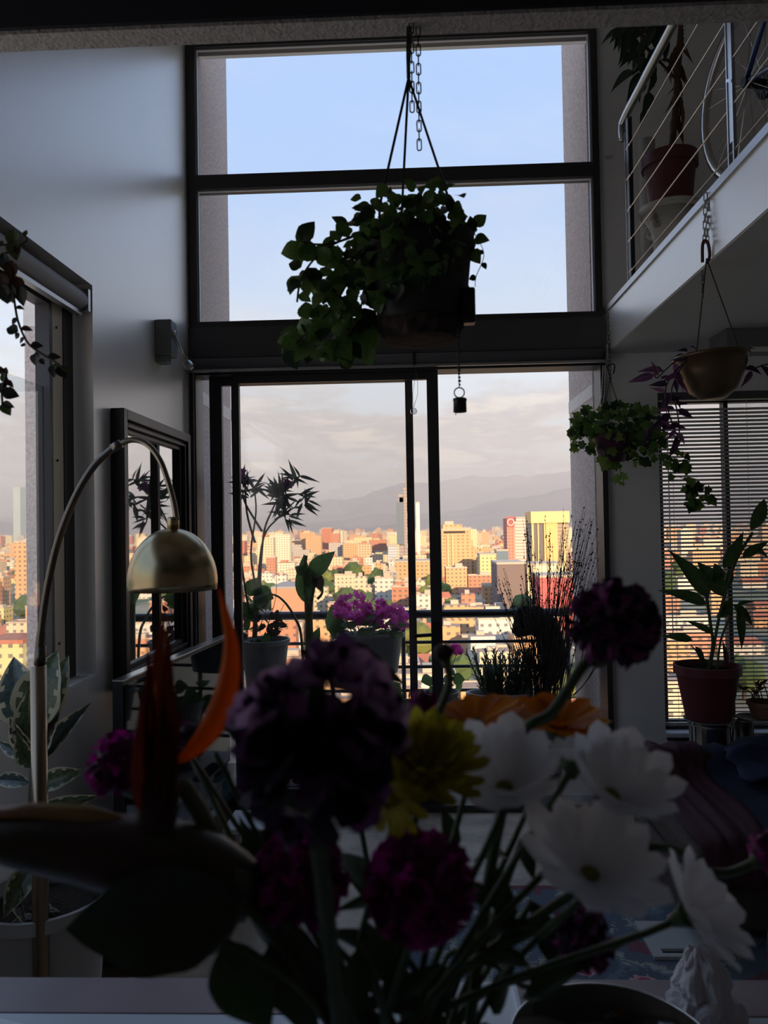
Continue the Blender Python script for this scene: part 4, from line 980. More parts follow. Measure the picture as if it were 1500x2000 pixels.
# bare twig bush
TY = 5.22
c = at(1080, 1480, TY)
tw = thing('twig_bush', V((c.x-.05, TY, 0)), 'wispy bare twig bush with tiny buds at the balcony corner', 'plant')
pot(tw, V((c.x-.05, TY, 0)), .14, .11, .24, pot_grey, .01, .03)
tb = MB(); bd = MB(); base_p = V((c.x-.05, TY, .20))
for i in range(110):
    tx, ty = (rnd(1015, 1172), rnd(1000, 1170)) if i > 24 else (rnd(955, 1060), rnd(1110, 1200))
    if tx > 1100 and i > 24: ty = rnd(990, 1130)
    e = at(tx, ty, min(TY+rnd(-.12, .12), 1.05*1500/max(1, tx-803))); mid = base_p.lerp(e, .55)+V((rnd(-.06, .06), rnd(-.05, .05), .10)); P = bez(base_p+V((rnd(-.08, .08), rnd(-.05, .05), 0)), mid, e, 9)
    tb.tube(P, [.0042*(1-.75*k/9) for k in range(10)], 4)
    for k in range(4, 10):
        for _ in range(2):
            j = rnd(0, 1); p = P[k-1].lerp(P[k], j); bd.ball(p+rvec()*.004, rnd(.003, .0065), 4, 3)
    if rnd(0, 1) < .5: q = P[6]; tb.tube([q, q+V((rnd(-.08, .08), 0, rnd(.06, .16)))], .0018, 4)
for (a_, b_) in (((1085, 1385), (1180, 1270)), ((1095, 1370), (1165, 1290)), ((1090, 1420), (1150, 1200))): yb = min(TY, 1.05*1500/(b_[0]-803)); tb.tube(bez(at(*a_, TY-.1), at((a_[0]+b_[0])/2+15, (a_[1]+b_[1])/2+20, (TY+yb)/2-.1), at(*b_, yb)), .003, 4)
o = tb.build('twigs', mat('twig_dark', (.035, .025, .02), .8), tw); o['kind'] = 'stuff'
o = bd.build('buds', mat('twig_bud', (.05, .03, .025), .8), tw, True); o['kind'] = 'stuff'
# smaller pots near the door
def smallpot(px, py, w_, h_, Y, m, label, name, lf, nl, szl, flower=None):
    b_ = at(px, py+h_, Y); tz = at(px, py, Y); r_ = w_/2*Y/1500
    t_ = thing(name, V((b_.x, Y, b_.z)), label, 'plant'); zz = tz.z-b_.z
    stand = MB(); stand.lathe([(r_*.8, 0), (r_*.8, b_.z), (r_*.6, b_.z)], (b_.x, Y, 0), 16); stand.build('pot_stand', rail_m, t_)
    pot(t_, V((b_.x, Y, b_.z)), r_, r_*.75, zz, m, .008, .025)
    leafblob(t_, (px, py-8), w_*.5, 26, nl, Y, r_*.8, szl, lf)
    return t_
t1_ = smallpot(790, 1375, 90, 70, 5.2, pot_grey, 'leafy geranium in a dark pot half hidden by the bouquet', 'potted_geranium', [glf], 34, 26)
t2_ = smallpot(862, 1350, 66, 70, 5.3, pot_grey, 'geranium with one magenta bloom in a grey pot below the rail', 'potted_geranium', [glf], 26, 24)
stems(t2_, [[(865, 1350), (880, 1310), (893, 1272)]], 5.3, .004, gst, 'flower_stalk')
hc = at(893, 1267, 5.3)
for i in range(26):
    d = rvec().normalized(); put(gbl[i % 2], 'blossom', t2_, hc+V((d.x*.036, d.y*.03, d.z*.030)), V((rnd(-1, 1), 0, rnd(-1, 1))), d+V((0, -.6, .2)), .02)
t3_ = smallpot(496, 1385, 64, 60, 4.95, mat('blue_pot', (.02, .06, .18), .4), 'dried pale flower heads in a blue pot behind the glass door', 'dried_flowers', [wdl], 14, 20)
dhm = mat('dried_head', (.40, .34, .28), .8)
for (x, y) in ((488, 1330), (496, 1320), (515, 1310), (525, 1300), (545, 1305), (490, 1352), (492, 1370), (510, 1325), (530, 1315), (505, 1345)):
    MB().ball(at(x, y, 4.95), .016, 8, 5, (1, 1, .7)).build('flower_head', dhm, t3_, True); stems(t3_, [[(497, 1385), (x+2, y+20), (x, y)]], 4.95, .002, ost, 'dry_stalk')
# pale ball of foil near the corner
tag(MB().ball(at(1137, 1398, 5.0), .022, 12, 8).build('garden_ball', mat('blue_grey_ball', (.10, .16, .20), .4), None, True), 'small blue grey ball resting at the balcony corner', 'ball')

# ------------------------------------------------------------------ city
GZ = -52.0
struct(box('ground', (-9000, 60, GZ-1), (9000, 9500, GZ), mat('city_ground', (.30, .27, .22), .95, c2=(.16, .20, .11), vscale=.012)))
def facade(name, wall, win=(.10, .10, .11), roof=(.36, .26, .20), wx=3.4, wz=3.1, bands=False, amt=.8, island=False, fx=(.30, .72), fz=(.30, .70)):
    m = bpy.data.materials.new(name); m.use_nodes = True; t = m.node_tree; p = t.nodes['Principled BSDF']; p.inputs['Roughness'].default_value = .85
    ge_ = N(t, 'ShaderNodeNewGeometry'); s_ = N(t, 'ShaderNodeSeparateXYZ'); t.links.new(ge_.outputs['Position'], s_.inputs[0])
    sn = N(t, 'ShaderNodeSeparateXYZ'); t.links.new(ge_.outputs['Normal'], sn.inputs[0])
    hx = math_n(t, 'ADD', s_.outputs[0], s_.outputs[1])
    fu = math_n(t, 'FRACT', math_n(t, 'DIVIDE', hx, wx)); fz_ = math_n(t, 'FRACT', math_n(t, 'DIVIDE', s_.outputs[2], wz))
    def win_(x, a, b): return math_n(t, 'MULTIPLY', math_n(t, 'GREATER_THAN', x, a), math_n(t, 'LESS_THAN', x, b))
    mz = win_(fz_, *fz); mk = mz if bands else math_n(t, 'MULTIPLY', mz, win_(fu, *fx))
    mk = math_n(t, 'MULTIPLY', mk, amt)
    base_ = wall
    if island:
        rr = ramp(t, [(0, (.62, .36, .20)), (.18, (.66, .52, .36)), (.34, (.50, .22, .14)), (.45, (.68, .60, .48)), (.6, (.60, .42, .28)), (.72, (.45, .42, .40)), (.82, (.66, .56, .34)), (.92, (.42, .16, .12))], ge_.outputs['Random Per Island'], 'CONSTANT'); base_ = rr.outputs[0]
    else:
        nz_ = N(t, 'ShaderNodeTexNoise', i_Scale=.15, i_Detail=3.0); t.links.new(ge_.outputs['Position'], nz_.inputs['Vector']); base_ = mixc(t, nz_.outputs[0], tuple(.82*x for x in wall), wall)
    c_ = mixc(t, mk, base_, win)
    c_ = mixc(t, math_n(t, 'GREATER_THAN', sn.outputs[2], .4), c_, roof)
    t.links.new(c_, p.inputs['Base Color']); MATS[name] = m
    return m
FC = {'cream': facade('facade_cream', (.70, .58, .42)), 'orange': facade('facade_orange', (.66, .38, .20)), 'brick': facade('facade_brick', (.52, .24, .15), roof=(.45, .20, .13)), 'white': facade('facade_white', (.68, .64, .58)),
      'yellow': facade('facade_yellow', (.72, .60, .30)), 'grey': facade('facade_grey', (.38, .36, .35)), 'pink': facade('facade_pink', (.62, .36, .30))}
roof_hut = mat('roof_hut', (.50, .42, .34), .9); tile_red = mat('roof_red', (.46, .17, .11), .9, var=.2, vscale=.4); roof_grey = mat('roof_grey', (.36, .33, .31), .9)
def cbox(w, d, z0, z1, x=0, y=0): return (x-w/2, y-d/2, z0), (x+w/2, y+d/2, z1)
KIND = {}
_q = [(-1, -1), (1, -1), (1, 1), (-1, 1)]; _v = [(a*r, b*r, z) for r, z in ((.515, 1), (.515, 1.05), (.485, 1.05), (.485, 1)) for a, b in _q]
pring = MB().add(_v, [(k*4+i, k*4+(i+1) % 4, k*4+4+(i+1) % 4, k*4+4+i) for k in range(3) for i in range(4)]).mesh('parapet', roof_hut)
def kinds(c):
    m = FC[c]; out = {}
    b = MB(); b.box(*cbox(1, 1, 0, 1)); out['block'] = (b.mesh('block', m), [('roof_hut', MB().box(*cbox(.35, .4, 1, 1.18, .15, .1)).mesh('roof_hut', roof_hut)), ('parapet', pring)])
    b = MB(); b.box(*cbox(1, 1, 0, .62)).box(*cbox(.62, .9, .62, 1, -.17)); out['stepped'] = (b.mesh('stepped', m), [('roof_hut', MB().box(*cbox(.2, .3, 1, 1.12, -.2, .1)).mesh('roof_hut', roof_hut)), ('terrace_hut', MB().box(*cbox(.30, .4, .62, .70, .32)).mesh('terrace_hut', roof_hut))])
    b = MB(); b.box(*cbox(1, 1, 0, .6)); out['house'] = (b.mesh('house', m), [('pitched_roof', MB().add([(-.54, -.54, .6), (.54, -.54, .6), (.54, .54, .6), (-.54, .54, .6), (-.4, 0, 1), (.4, 0, 1)], [(0, 1, 5, 4), (2, 3, 4, 5), (1, 2, 5), (3, 0, 4), (3, 2, 1, 0)]).mesh('pitched_roof', tile_red))])
    return out
KIND = {c: kinds(c) for c in FC}
WORD = {'block': 'flat-roofed %s block', 'stepped': 'stepped %s block', 'house': 'pitched-roof %s house'}
LM = []
def near(x, y):
    best = min(LM, key=lambda l: math.hypot(l[1]/l[2]-x/y, .35*math.log(l[2]/y))); d = y-best[2]
    return ('just behind' if d > 25 else 'in front of' if d < -25 else 'beside')+' the '+best[0]
def building(c, k, x, y, w, d, h, rot):
    me, rf = KIND[c][k]
    o = bpy.data.objects.new('city_house' if k == 'house' else 'city_block', me); col.objects.link(o); o.location = (x, y, GZ); o.scale = (w, d, h); o.rotation_euler.z = rot
    sz = ('low ' if h < 9 else 'tall ' if h > 15 else '')+('narrow ' if w < 16 else 'wide ' if w > 22 else '')
    tag(o, sz+WORD[k] % c+' '+near(x, y), 'building', '%s %s buildings of the city' % (c, k))
    for nm, rm0 in rf:
        r_ = bpy.data.objects.new(nm, rm0); col.objects.link(r_); r_.parent = o
# landmark towers: (px left, px right, px top, px base, distance)
def span(xl, xr, yt, D):
    a_, b_, c_ = at(xl, 1030, D), at(xr, 1030, D), at((xl+xr)/2, yt, D); return a_.x, b_.x, c_.z
OCC = []
SHORT = {'mast_tower': 'telecom tower', 'red_tower': 'far red brick high-rise'}
def tower(name, label, xl, xr, yt, D, depth, m, roof=None, extra=None):
    x0_, x1_, zt_ = span(xl, xr, yt, D); t_ = thing(name, ((x0_+x1_)/2, D, GZ), label, 'building'); OCC.append((x0_, x1_, D-6, D+depth+6)); LM.append((SHORT.get(name, name.replace('_', ' ')), (x0_+x1_)/2, D))
    box('body', (x0_, D, GZ), (x1_, D+depth, zt_), m, t_)
    w_ = x1_-x0_
    if roof != 'none': box('roof_parapet', (x0_-.2, D-.2, zt_), (x1_+.2, D+depth+.2, zt_+1.2), roof or roof_hut, t_)
    if extra: extra(t_, x0_, x1_, zt_, D, depth)
    return t_
def ex_brick(t_, x0_, x1_, zt_, D, dp_):
    w_ = x1_-x0_
    box('crown', (x0_+w_*.05, D+2, zt_), (x1_-w_*.30, D+dp_-2, zt_+5), MATS['tower_orange'], t_); box('crown_hut', (x0_+w_*.12, D+4, zt_+5), (x0_+w_*.42, D+12, zt_+8), roof_hut, t_)
    box('side_wing', (x1_, D+4, GZ), (x1_+w_*.16, D+dp_, zt_-16), MATS['tower_orange'], t_); box('lower_wing', (x1_+w_*.16, D+6, GZ), (x1_+w_*.36, D+dp_, zt_-62), MATS['tower_orange'], t_)
    box('dark_cornice', (x0_+w_*.08, D-.3, zt_-3), (x1_-w_*.2, D, zt_-1), black_m, t_)
    for q in (.18, .34): box('vertical_rib', (x0_+w_*q, D-1.2, GZ), (x0_+w_*(q+.06), D, zt_-4), MATS['rib_tan'], t_)
facade('tower_orange', (.68, .40, .22), win=(.22, .13, .09), wx=4.2, amt=.8, roof=(.6, .4, .25)); mat('rib_tan', (.70, .46, .28), .85)
tower('brick_tower', 'tall orange brick apartment tower with a stepped crown beside the mast tower', 862, 920, 1035, 700, 34, MATS['tower_orange'], extra=ex_brick)
facade('tower_red', (.55, .22, .17), win=(.62, .50, .42), wx=3.0, amt=.55); facade('tower_white', (.70, .58, .52), win=(.33, .22, .20), bands=True, amt=.75, fz=(.35, .75))
def ex_rw(t_, x0_, x1_, zt_, D, dp_):
    w_ = x1_-x0_; box('striped_wing', (x1_, D+3, GZ), (x1_+w_*1.9, D+dp_, zt_-3), MATS['tower_white'], t_); box('sign_board', (x0_, D-.4, zt_-9), (x1_, D, zt_+1.5), mat('sign_red', (.50, .10, .10), .7), t_); box('roof_room', (x1_+w_*.3, D+6, zt_-3), (x1_+w_*1.5, D+20, zt_+1), MATS['tower_white'], t_)
    for k_ in range(2):
        q = (x0_+x1_)/2; MB().tube([(q+math.cos(a2/10*6.283)*3.2, D-.7, zt_-4+math.sin(a2/10*6.283)*3.2) for a2 in range(10)], .5, 5, closed=True).build('sign_ring', mat('sign_white', (.75, .7, .66), .7), t_) if k_ == 0 else None
tower('striped_tower', 'red and white striped office tower with a red roof sign', 990, 1005, 1012, 760, 30, MATS['tower_red'], roof='none', extra=ex_rw)
gold = mat('gold_concrete', (.80, .58, .26), .8); facade('gold_glass', (.42, .33, .26), win=(.20, .17, .16), bands=True, amt=.7); dark_glass = mat('dark_glass', (.12, .10, .11), .3)
def ex_gold(t_, x0_, x1_, zt_, D, dp_):
    w_ = x1_-x0_
    box('crown_slab', (x0_-w_*.02, D-2.5, zt_-9), (x1_+w_*.02, D+dp_, zt_+.5), gold, t_)
    for q0_, q1_, mm in ((.0, .05, gold), (.05, .16, dark_glass), (.16, .19, gold), (.19, .31, dark_glass), (.33, .70, mat('gold_orange', (.80, .46, .20), .8)), (.86, .90, gold)):
        box('glass_strip' if mm is dark_glass else 'pilaster', (x0_+w_*q0_, D-(1.2 if mm is not dark_glass else .4), GZ), (x0_+w_*q1_, D, zt_-9), mm, t_)
tower('gold_tower', 'golden concrete tower with a broad flat crown and dark glass strips', 1038, 1110, 1000, 640, 30, MATS['gold_glass'], roof='none', extra=ex_gold)
facade('mast_body', (.42, .36, .36), win=(.24, .21, .22), bands=True, amt=.7, wz=4.0)
def ex_mast(t_, x0_, x1_, zt_, D, dp_):
    w_ = x1_-x0_
    box('upper_block', (x0_-w_*.22, D-3, zt_-62), (x0_+w_*.55, D+dp_*.7, zt_-10), mat('blue_glass', (.16, .20, .25), .25), t_)
    box('top_cap', (x0_+w_*.1, D, zt_-10), (x0_+w_*.5, D+8, zt_-4), roof_grey, t_); box('core', (x0_+w_*.55, D-1.0, GZ), (x1_+w_*.12, D+dp_, zt_+8), MATS['mast_body'], t_)
    MB().tube([(x1_-2, D+6, zt_+6), (x1_-2, D+6, zt_+26), (x1_-2, D+6, zt_+48)], [1.6, 1.0, .4], 6).build('mast', roof_grey, t_)
    for k_ in range(7): box('white_panel', (x1_-w_*.16, D-1.8, zt_-4-(k_*19 if k_ else 0)-6), (x1_+w_*.14, D-1.0, zt_-4-(k_*19 if k_ else 0)), mat('panel_white', (.72, .68, .62), .7), t_)
tower('mast_tower', 'slender grey telecom tower with a rooftop mast behind the door stile', 779, 798, 965, 950, 26, MATS['mast_body'], roof='none', extra=ex_mast)
tower('white_slab_tower', 'narrow white slab tower standing between the door stiles', 813, 820, 982, 950, 30, mat('slab_white', (.75, .70, .62), .8))
tower('red_tower', 'plain red brick high-rise far in the hazy city', 628, 648, 1032, 1500, 40, facade('tower_redbrick', (.52, .20, .13), amt=.4))
tower('cream_high_rise', 'cream high-rise joined to the far red brick tower', 649, 662, 1036, 1545, 30, FC['cream'])
tower('brown_cube', 'windowless brown block in shade below the striped tower', 969, 1024, 1102, 470, 35, mat('brown_wall_shaded', (.19, .145, .14), .9))  # shade over this block is put into its dark brown wall colour
tower('cream_hall', 'pale cream hall beside the windowless brown block', 1028, 1098, 1104, 480, 30, mat('hall_cream', (.78, .68, .45), .85))
tower('red_roofed_hall', 'red fronted hall behind the bare twigs', 1052, 1130, 1128, 380, 25, facade('hall_red', (.55, .13, .13), amt=.3))
tower('yellow_block', 'bright yellow block with small windows beside the brick tower', 936, 968, 1084, 650, 25, FC['yellow'])
tower('blue_office', 'small blue glass office next to the yellow block', 969, 992, 1076, 670, 20, mat('office_blue', (.12, .18, .26), .3))
tower('brick_warehouse', 'long orange brick warehouse beyond the left balcony plants', 528, 592, 1150, 420, 40, mat('warehouse_orange', (.58, .27, .17), .85), roof=roof_grey)
tower('pale_apartment', 'pale slab block on the green left of the far city', 537, 558, 1055, 1150, 30, FC['white'])
tower('glass_skyscraper', 'slender tapering glass skyscraper seen through the side window', 26, 40, 952, 2300, 60, mat('sky_glass', (.40, .48, .52), .2), extra=None)
tower('orange_apartment', 'orange balcony block seen through the side window', 28, 60, 1060, 500, 30, FC['orange'])
tower('yellow_house', 'yellow gabled house close below the side window', -40, 42, 1258, 230, 16, FC['yellow'], roof=tile_red)
tower('office_slab', 'grey striped office slab at the foot of the mast tower', 757, 776, 1066, 900, 22, facade('stripe_grey', (.40, .42, .48), win=(.62, .60, .60), bands=True, amt=.9))
tower('orange_terrace', 'wide orange terrace building below the mast tower', 770, 850, 1098, 600, 30, FC['orange'])
# individual blocks
random.seed(21)
BP = []; BB = []; cnt = 0; Yd = 205.0
cols_ = list(FC.keys()); wts = [6, 7, 5, 5, 3, 2, 3]
slots = []
while Yd < 900:
    for seg in ((-40, 120, 1.0), (395, 1190, 1.0), (1280, 1520, .55)):
        x = seg[0]
        while x < seg[1]:
            wpx = rnd(10, 22)/Yd*1500
            if rnd(0, 1) < seg[2]*.80: slots.append((x+wpx/2, Yd+rnd(-3, 3), wpx*.92))
            x += wpx
    Yd *= 1.075
random.shuffle(slots)
slots.sort(key=lambda s: s[1])
def blocked(x, y, w_):
    return any(x+w_/2 > a_ and x-w_/2 < b_ and y+9 > c_ and y-9 < d_ for a_, b_, c_, d_ in OCC)
far = []
for (x, y, wpx) in slots:
    p = at(x, 1030, y); w_ = wpx*y/1500; k = random.choices(['block', 'stepped', 'house'], [5, 3, 4])[0]; c_ = random.choices(cols_, wts)[0]
    h = {'house': rnd(5.5, 9), 'block': rnd(7, 17), 'stepped': rnd(8, 17)}[k]*(1.0 if y < 500 else 1.25)
    if y < 300: h = min(h, 12)
    if blocked(p.x, y, w_): continue
    green = (468 < x < 650 and 470 < y < 660 and rnd(0, 1) < .6) or (640 < x < 780 and 600 < y < 720 and rnd(0, 1) < .5) or (640 < x < 770 and 380 < y < 460 and rnd(0, 1) < .5)
    if green or rnd(0, 1) < .13: far.append(('tree', p.x, y)); continue
    if cnt < 298:
        if any(abs(p.x-a_) < (w_+b_)*.5+1 and abs(y-c2_) < 14 for a_, b_, c2_ in BB): continue
        BB.append((p.x, w_, y)); BP.append((p.x, y, max(w_*.5, 8)+1.5)); building(c_, k, p.x, y, w_, rnd(8, 12), h, rnd(-.07, .07)); cnt += 1
    else: far.append(('b', p.x, y, w_, h))
# the remaining thousands of blocks as one mass
fb = MB()
for f_ in far:
    if f_[0] == 'b': fb.box((f_[1]-f_[3]/2, f_[2], GZ), (f_[1]+f_[3]/2, f_[2]+14, GZ+f_[4])); fb.box((f_[1]-f_[3]/4, f_[2]+3, GZ+f_[4]), (f_[1], f_[2]+9, GZ+f_[4]+2.5))
Yd = 900
while Yd < 5200:
    for (xa, xb) in ((-80, 130), (380, 1200), (1270, 1520)):
        x = xa
        while x < xb:
            w_ = rnd(14, 34); wpx = w_/Yd*1500
            if rnd(0, 1) < .72:
                h = rnd(7, 22) if rnd(0, 1) < .86 else rnd(24, 48)
                p = at(x, 1030, Yd+rnd(-20, 20))
                if not blocked(p.x, p.y, w_):
                    fb.box((p.x-w_/2, p.y, GZ), (p.x+w_/2, p.y+16, GZ+h)); fb.box((p.x-w_/4, p.y+3, GZ+h), (p.x+w_/8, p.y+10, GZ+h+3))
            x += wpx*1.15
    Yd *= 1.045
o = fb.build('distant_city', facade('facade_far', (.6, .5, .4), island=True, roof=(.42, .32, .25)))
tag(o, 'dense mass of small distant buildings spreading to the hills', 'city', kind='stuff')
# trees
tree_m = mat('tree_green', (.10, .14, .04), .9, c2=(.05, .085, .03), vscale=.4, bump=.5, bscale=.9); tree_y = mat('tree_yellow', (.20, .20, .05), .9, c2=(.09, .12, .03), vscale=.4); trunk_m = mat('tree_trunk', (.10, .07, .05), .9)
def crown(m, s):
    b = MB(); b.ball((0, 0, 0), 1, 14, 9)
    for i, p in enumerate(b.v): b.v[i] = p*(1+.35*noise.noise(p*2.2+V((s, 0, 0)))+.18*noise.noise(p*5+V((0, s, 0))))
    return b.mesh('crown', m, False)
cm_ = [crown(tree_m, 1), crown(tree_m, 5), crown(tree_y, 9)]; tk = MB().tube([(0, 0, -1.6), (0, 0, 0)], .12, 6).mesh('trunk', trunk_m)
TP = []
def tree(x, y, s):
    if any(math.hypot(x-a_, y-b_) < (s+r_)*1.15 for a_, b_, r_ in TP) or any(math.hypot(x-a_, y-b_) < s+r_ for a_, b_, r_ in BP): return
    TP.append((x, y, s))
    k = random.randrange(3); o = bpy.data.objects.new('street_tree', cm_[k]); col.objects.link(o); o.location = (x, y, GZ+s*1.5); o.scale = (s*1.15, s*1.15, s); o.rotation_euler.z = rnd(0, 6)
    tag(o, ('small ' if s < 5.2 else 'large ' if s > 6.8 else '')+('yellow-green' if k == 2 else 'dark green' if k == 0 else 'mottled green')+' city tree '+near(x, y), 'tree', 'yellow-green city trees' if k == 2 else 'dark green city trees' if k == 0 else 'mottled city trees')
    q = bpy.data.objects.new('trunk', tk); col.objects.link(q); q.parent = o
nt_ = 0
for f_ in far:
    if f_[0] == 'tree' and nt_ < 150: tree(f_[1], f_[2], rnd(4, 7)); nt_ += 1
for i in range(60):
    x, y = random.choice([(rnd(470, 640), rnd(500, 640)), (rnd(480, 560), rnd(380, 470)), (rnd(640, 780), rnd(620, 760)), (rnd(640, 760), rnd(400, 470)), (rnd(0, 50), rnd(330, 420)), (rnd(930, 1110), rnd(215, 250)), (rnd(820, 860), rnd(500, 640))])
    p = at(x, 1030, y)
    if not blocked(p.x, y, 8): tree(p.x, y, rnd(5, 8.5))
# ------------------------------------------------------------------ mountains
def ridge(name, Y, dpt, prof, rough, seed, m, label):
    b = MB()
    xs = [p[0] for p in prof]
    def hgt(x):
        for i in range(len(prof)-1):
            if prof[i][0] <= x <= prof[i+1][0]:
                k = (x-prof[i][0])/(prof[i+1][0]-prof[i][0]); k = k*k*(3-2*k); return prof[i][1]+(prof[i+1][1]-prof[i][1])*k
        return prof[0][1] if x < xs[0] else prof[-1][1]
    def fn(u, v):
        px = -1500+u*4600; y = Y+v*dpt; p = at(px, 1030, y); H = (1030-hgt(px))*y/1500
        s_ = math.sin(min(1, v*1.25)*math.pi/2); z = GZ+(H-GZ)*s_
        z += rough*s_*(1.2*noise.fractal(V((p.x*.0011, p.y*.0011, seed)), 1.0, 2.0, 6))
        return (p.x, y, z)
    b.grid(fn, 260, 40); o = struct(b.build(name, m, None, True)); return o
mt = mat('mountain_rock', (.30, .23, .21), .95, c2=(.17, .14, .13), vscale=.0012)
ridge('mountain_near', 6200, 2500, [(-1500, 1010), (0, 1015), (400, 1022), (600, 1018), (760, 1016), (900, 1000), (1010, 985), (1120, 972), (1300, 980), (3200, 1000)], 90, 2.2, mt, '')
ridge('mountain_far', 9500, 3500, [(-1500, 960), (0, 1000), (300, 1000), (560, 1000), (660, 985), (740, 962), (830, 945), (950, 950), (1050, 935), (1160, 925), (1400, 930), (3200, 950)], 160, 7.7, mt, '')
# ------------------------------------------------------------------ valley haze
hz_ = bpy.data.materials.new('haze'); hz_.use_nodes = True; t = hz_.node_tree; t.nodes.clear()
vs_ = N(t, 'ShaderNodeVolumeScatter', i_Density=.00018, i_Anisotropy=0.0); vs_.inputs[0].default_value = (.93, .93, 1.0, 1); oo = N(t, 'ShaderNodeOutputMaterial'); t.links.new(vs_.outputs[0], oo.inputs['Volume'])
hb = box('valley_haze', (-14000, 1000, GZ-3), (14000, 13500, 900), hz_); tag(hb, 'thin evening haze lying over the distant city and hills', 'haze', kind='stuff')
# ------------------------------------------------------------------ counter in front
random.seed(5)
CZ = .90
ct = thing('kitchen_counter', (0, .7, 0), 'pale kitchen counter with a timber edge strip in front of the bouquet', 'counter')
box('worktop', (-1.0, .10, CZ-.04), (1.6, 1.192, CZ), mat('worktop_pale', (.60, .64, .70), .35), ct)
box('timber_strip', (-1.0, 1.196, CZ-.04), (1.6, 1.288, CZ), mat('timber_pink', (.30, .23, .24), .4, var=.12, vscale=8), ct)
box('cabinet', (-.98, .2, 0), (1.58, 1.15, CZ-.04), mat('cabinet_grey', (.3, .3, .3), .6), ct)
wt = atZ(592, 1922, CZ); wt2 = atZ(1005, 1922, CZ)
pp = thing('white_tray', (wt.x, 1.2, CZ), 'flat white tray on the counter behind the flower stems', 'tray')
box('sheet', (wt.x, 1.02, CZ+.0005), (wt2.x, 1.27, CZ+.006), mat('tray_white', (.82, .84, .88), .5), pp)
for (x0_, x1_) in ((wt.x, wt.x+.006), (wt2.x-.006, wt2.x)): box('tray_lip', (x0_, 1.02, CZ+.006), (x1_, 1.27, CZ+.012), mat('tray_white', (.82, .84, .88), .5), pp)
q = atZ(0, 1978, CZ+.002); pw = thing('paper_napkin', (q.x, 1.1, CZ), 'white paper sheet lying on the left end of the counter', 'paper')
MB().add([(q.x-.2, q.y+.05, CZ+.001), (atZ(80, 2010, CZ).x, atZ(80, 2010, CZ).y, CZ+.001), (q.x+.05, .7, CZ+.001), (q.x-.3, .7, CZ+.001)], [(0, 3, 2, 1)]).build('sheet', mat('paper_white', (.85, .86, .9), .7), pw, solid=.001)
# bowl
bo = thing('mixing_bowl', (.235, .99, CZ), 'dark glossy metal bowl with a thin bright rim on the counter', 'bowl')
bc = V((.240, .985, CZ))
MB().lathe([(.05, .002), (.085, .012), (.116, .05), (.129, .096), (.126, .096), (.112, .05), (.082, .016), (.03, .010), (.001, .010)], bc, 48, cap1=False).build('bowl_body', mat('bowl_metal', (.11, .115, .12), .10, 1.0), bo, True)
MB().tube([bc+V((math.cos(i/48*6.2832)*.1275, math.sin(i/48*6.2832)*.1275, .0965)) for i in range(48)], .0016, 6, closed=True).build('rim', steel, bo, True)
MB().tube([bc+V((math.cos(i/48*6.2832)*.075, math.sin(i/48*6.2832)*.075, .018)) for i in range(48)], .003, 6, closed=True).build('base_ring', chrome, bo, True)
# crumpled tissue
def tis(u, v):
    a2 = u*6.2832; h = v; r_ = (.044*(1-h)**.6+.010)*(1+.35*noise.noise(V((math.cos(a2)*2, math.sin(a2)*2, h*4)))+.25*noise.noise(V((math.cos(a2)*5, math.sin(a2)*5, h*9))))
    b_ = at(1385, 1990, 1.17)
    return V((b_.x+r_*math.cos(a2)-.018*h, 1.17+r_*math.sin(a2)*.8, CZ+.001+h*.115+.012*noise.noise(V((u*9, v*5, 4)))))
tag(MB().grid(tis, 40, 22).build('crumpled_tissue', mat('tissue', (.80, .76, .78), .9, trans=.3), None, False, solid=.0006), 'crumpled white paper tissue standing beside the dark bowl', 'tissue')
# slim white bottle at the right edge
q = at(1497, 1780, 1.22); sb_ = thing('glass_tumbler', (q.x, 1.22, CZ), 'clear plastic bottle at the right end of the counter', 'bottle')
MB().lathe([(.03, 0), (.032, .01), (.032, .10), (.028, .125), (.012, .15), (.012, .165)], (q.x+.035, 1.22, CZ), 24).build('bottle_body', glass_mat('plastic_clear', (.75, .76, .78), 2.0), sb_, True)
MB().lathe([(.014, .165), (.014, .18), (.012, .182)], (q.x+.035, 1.22, CZ), 16).build('cap', white_plastic, sb_, True)

# ------------------------------------------------------------------ vase and bouquet
VY = .56
vb_ = at(790, 2040, VY); VM = V((vb_.x, VY, 1.27))
va = thing('flower_vase', (VM.x, VY, CZ), 'clear glass vase holding the mixed bouquet on the counter', 'vase')
MB().lathe([(.05, 0), (.055, .01), (.052, .15), (.062, .28), (.075, 1.255-CZ)], (VM.x, VY, CZ), 36, cap1=False).build('vase_body', glass_mat('vase_glass', (.88, .92, .9), 1.0), va, True, solid=.003)
MB().lathe([(.049, .006), (.049, .15), (.050, .18), (.001, .181)], (VM.x, VY, CZ), 30, cap1=False).build('water', glass_mat('water', (.82, .90, .86), .6), va, True)
stem_m = mat('flower_stem', (.05, .085, .03), .5, var=.2, vscale=30)
def stem(t, head, mid=None, r=.0026, m=None, foot=None):
    f_ = V((VM.x+rnd(-.03, .03), VY+rnd(-.03, .03), CZ+.03)); mo = VM+V((rnd(-.05, .05), rnd(-.04, .04), -.02))
    if foot is not None: mo = at(foot[0], foot[1], VY)
    pts = [f_, mo]+([at(*q_) for q_ in (mid or [])])+[V(head)]
    MB().tube(spline(pts, 8), r, 8).build('stem', m or stem_m, t, True)
    for i in range(2):
        k = rnd(.2, .7); p = mo.lerp(V(head), k)
        if not mid: put(slf, 'stem_leaf', t, p, V((rnd(-1, 1), rnd(-.6, .6), .5)), V((0, -.4, 1)), rnd(.04, .07))
slf = leaf('stem_leaf', mat('stem_leaf_green', (.03, .06, .02), .5, trans=.25), 'lance', .32, .15, .4, 6)
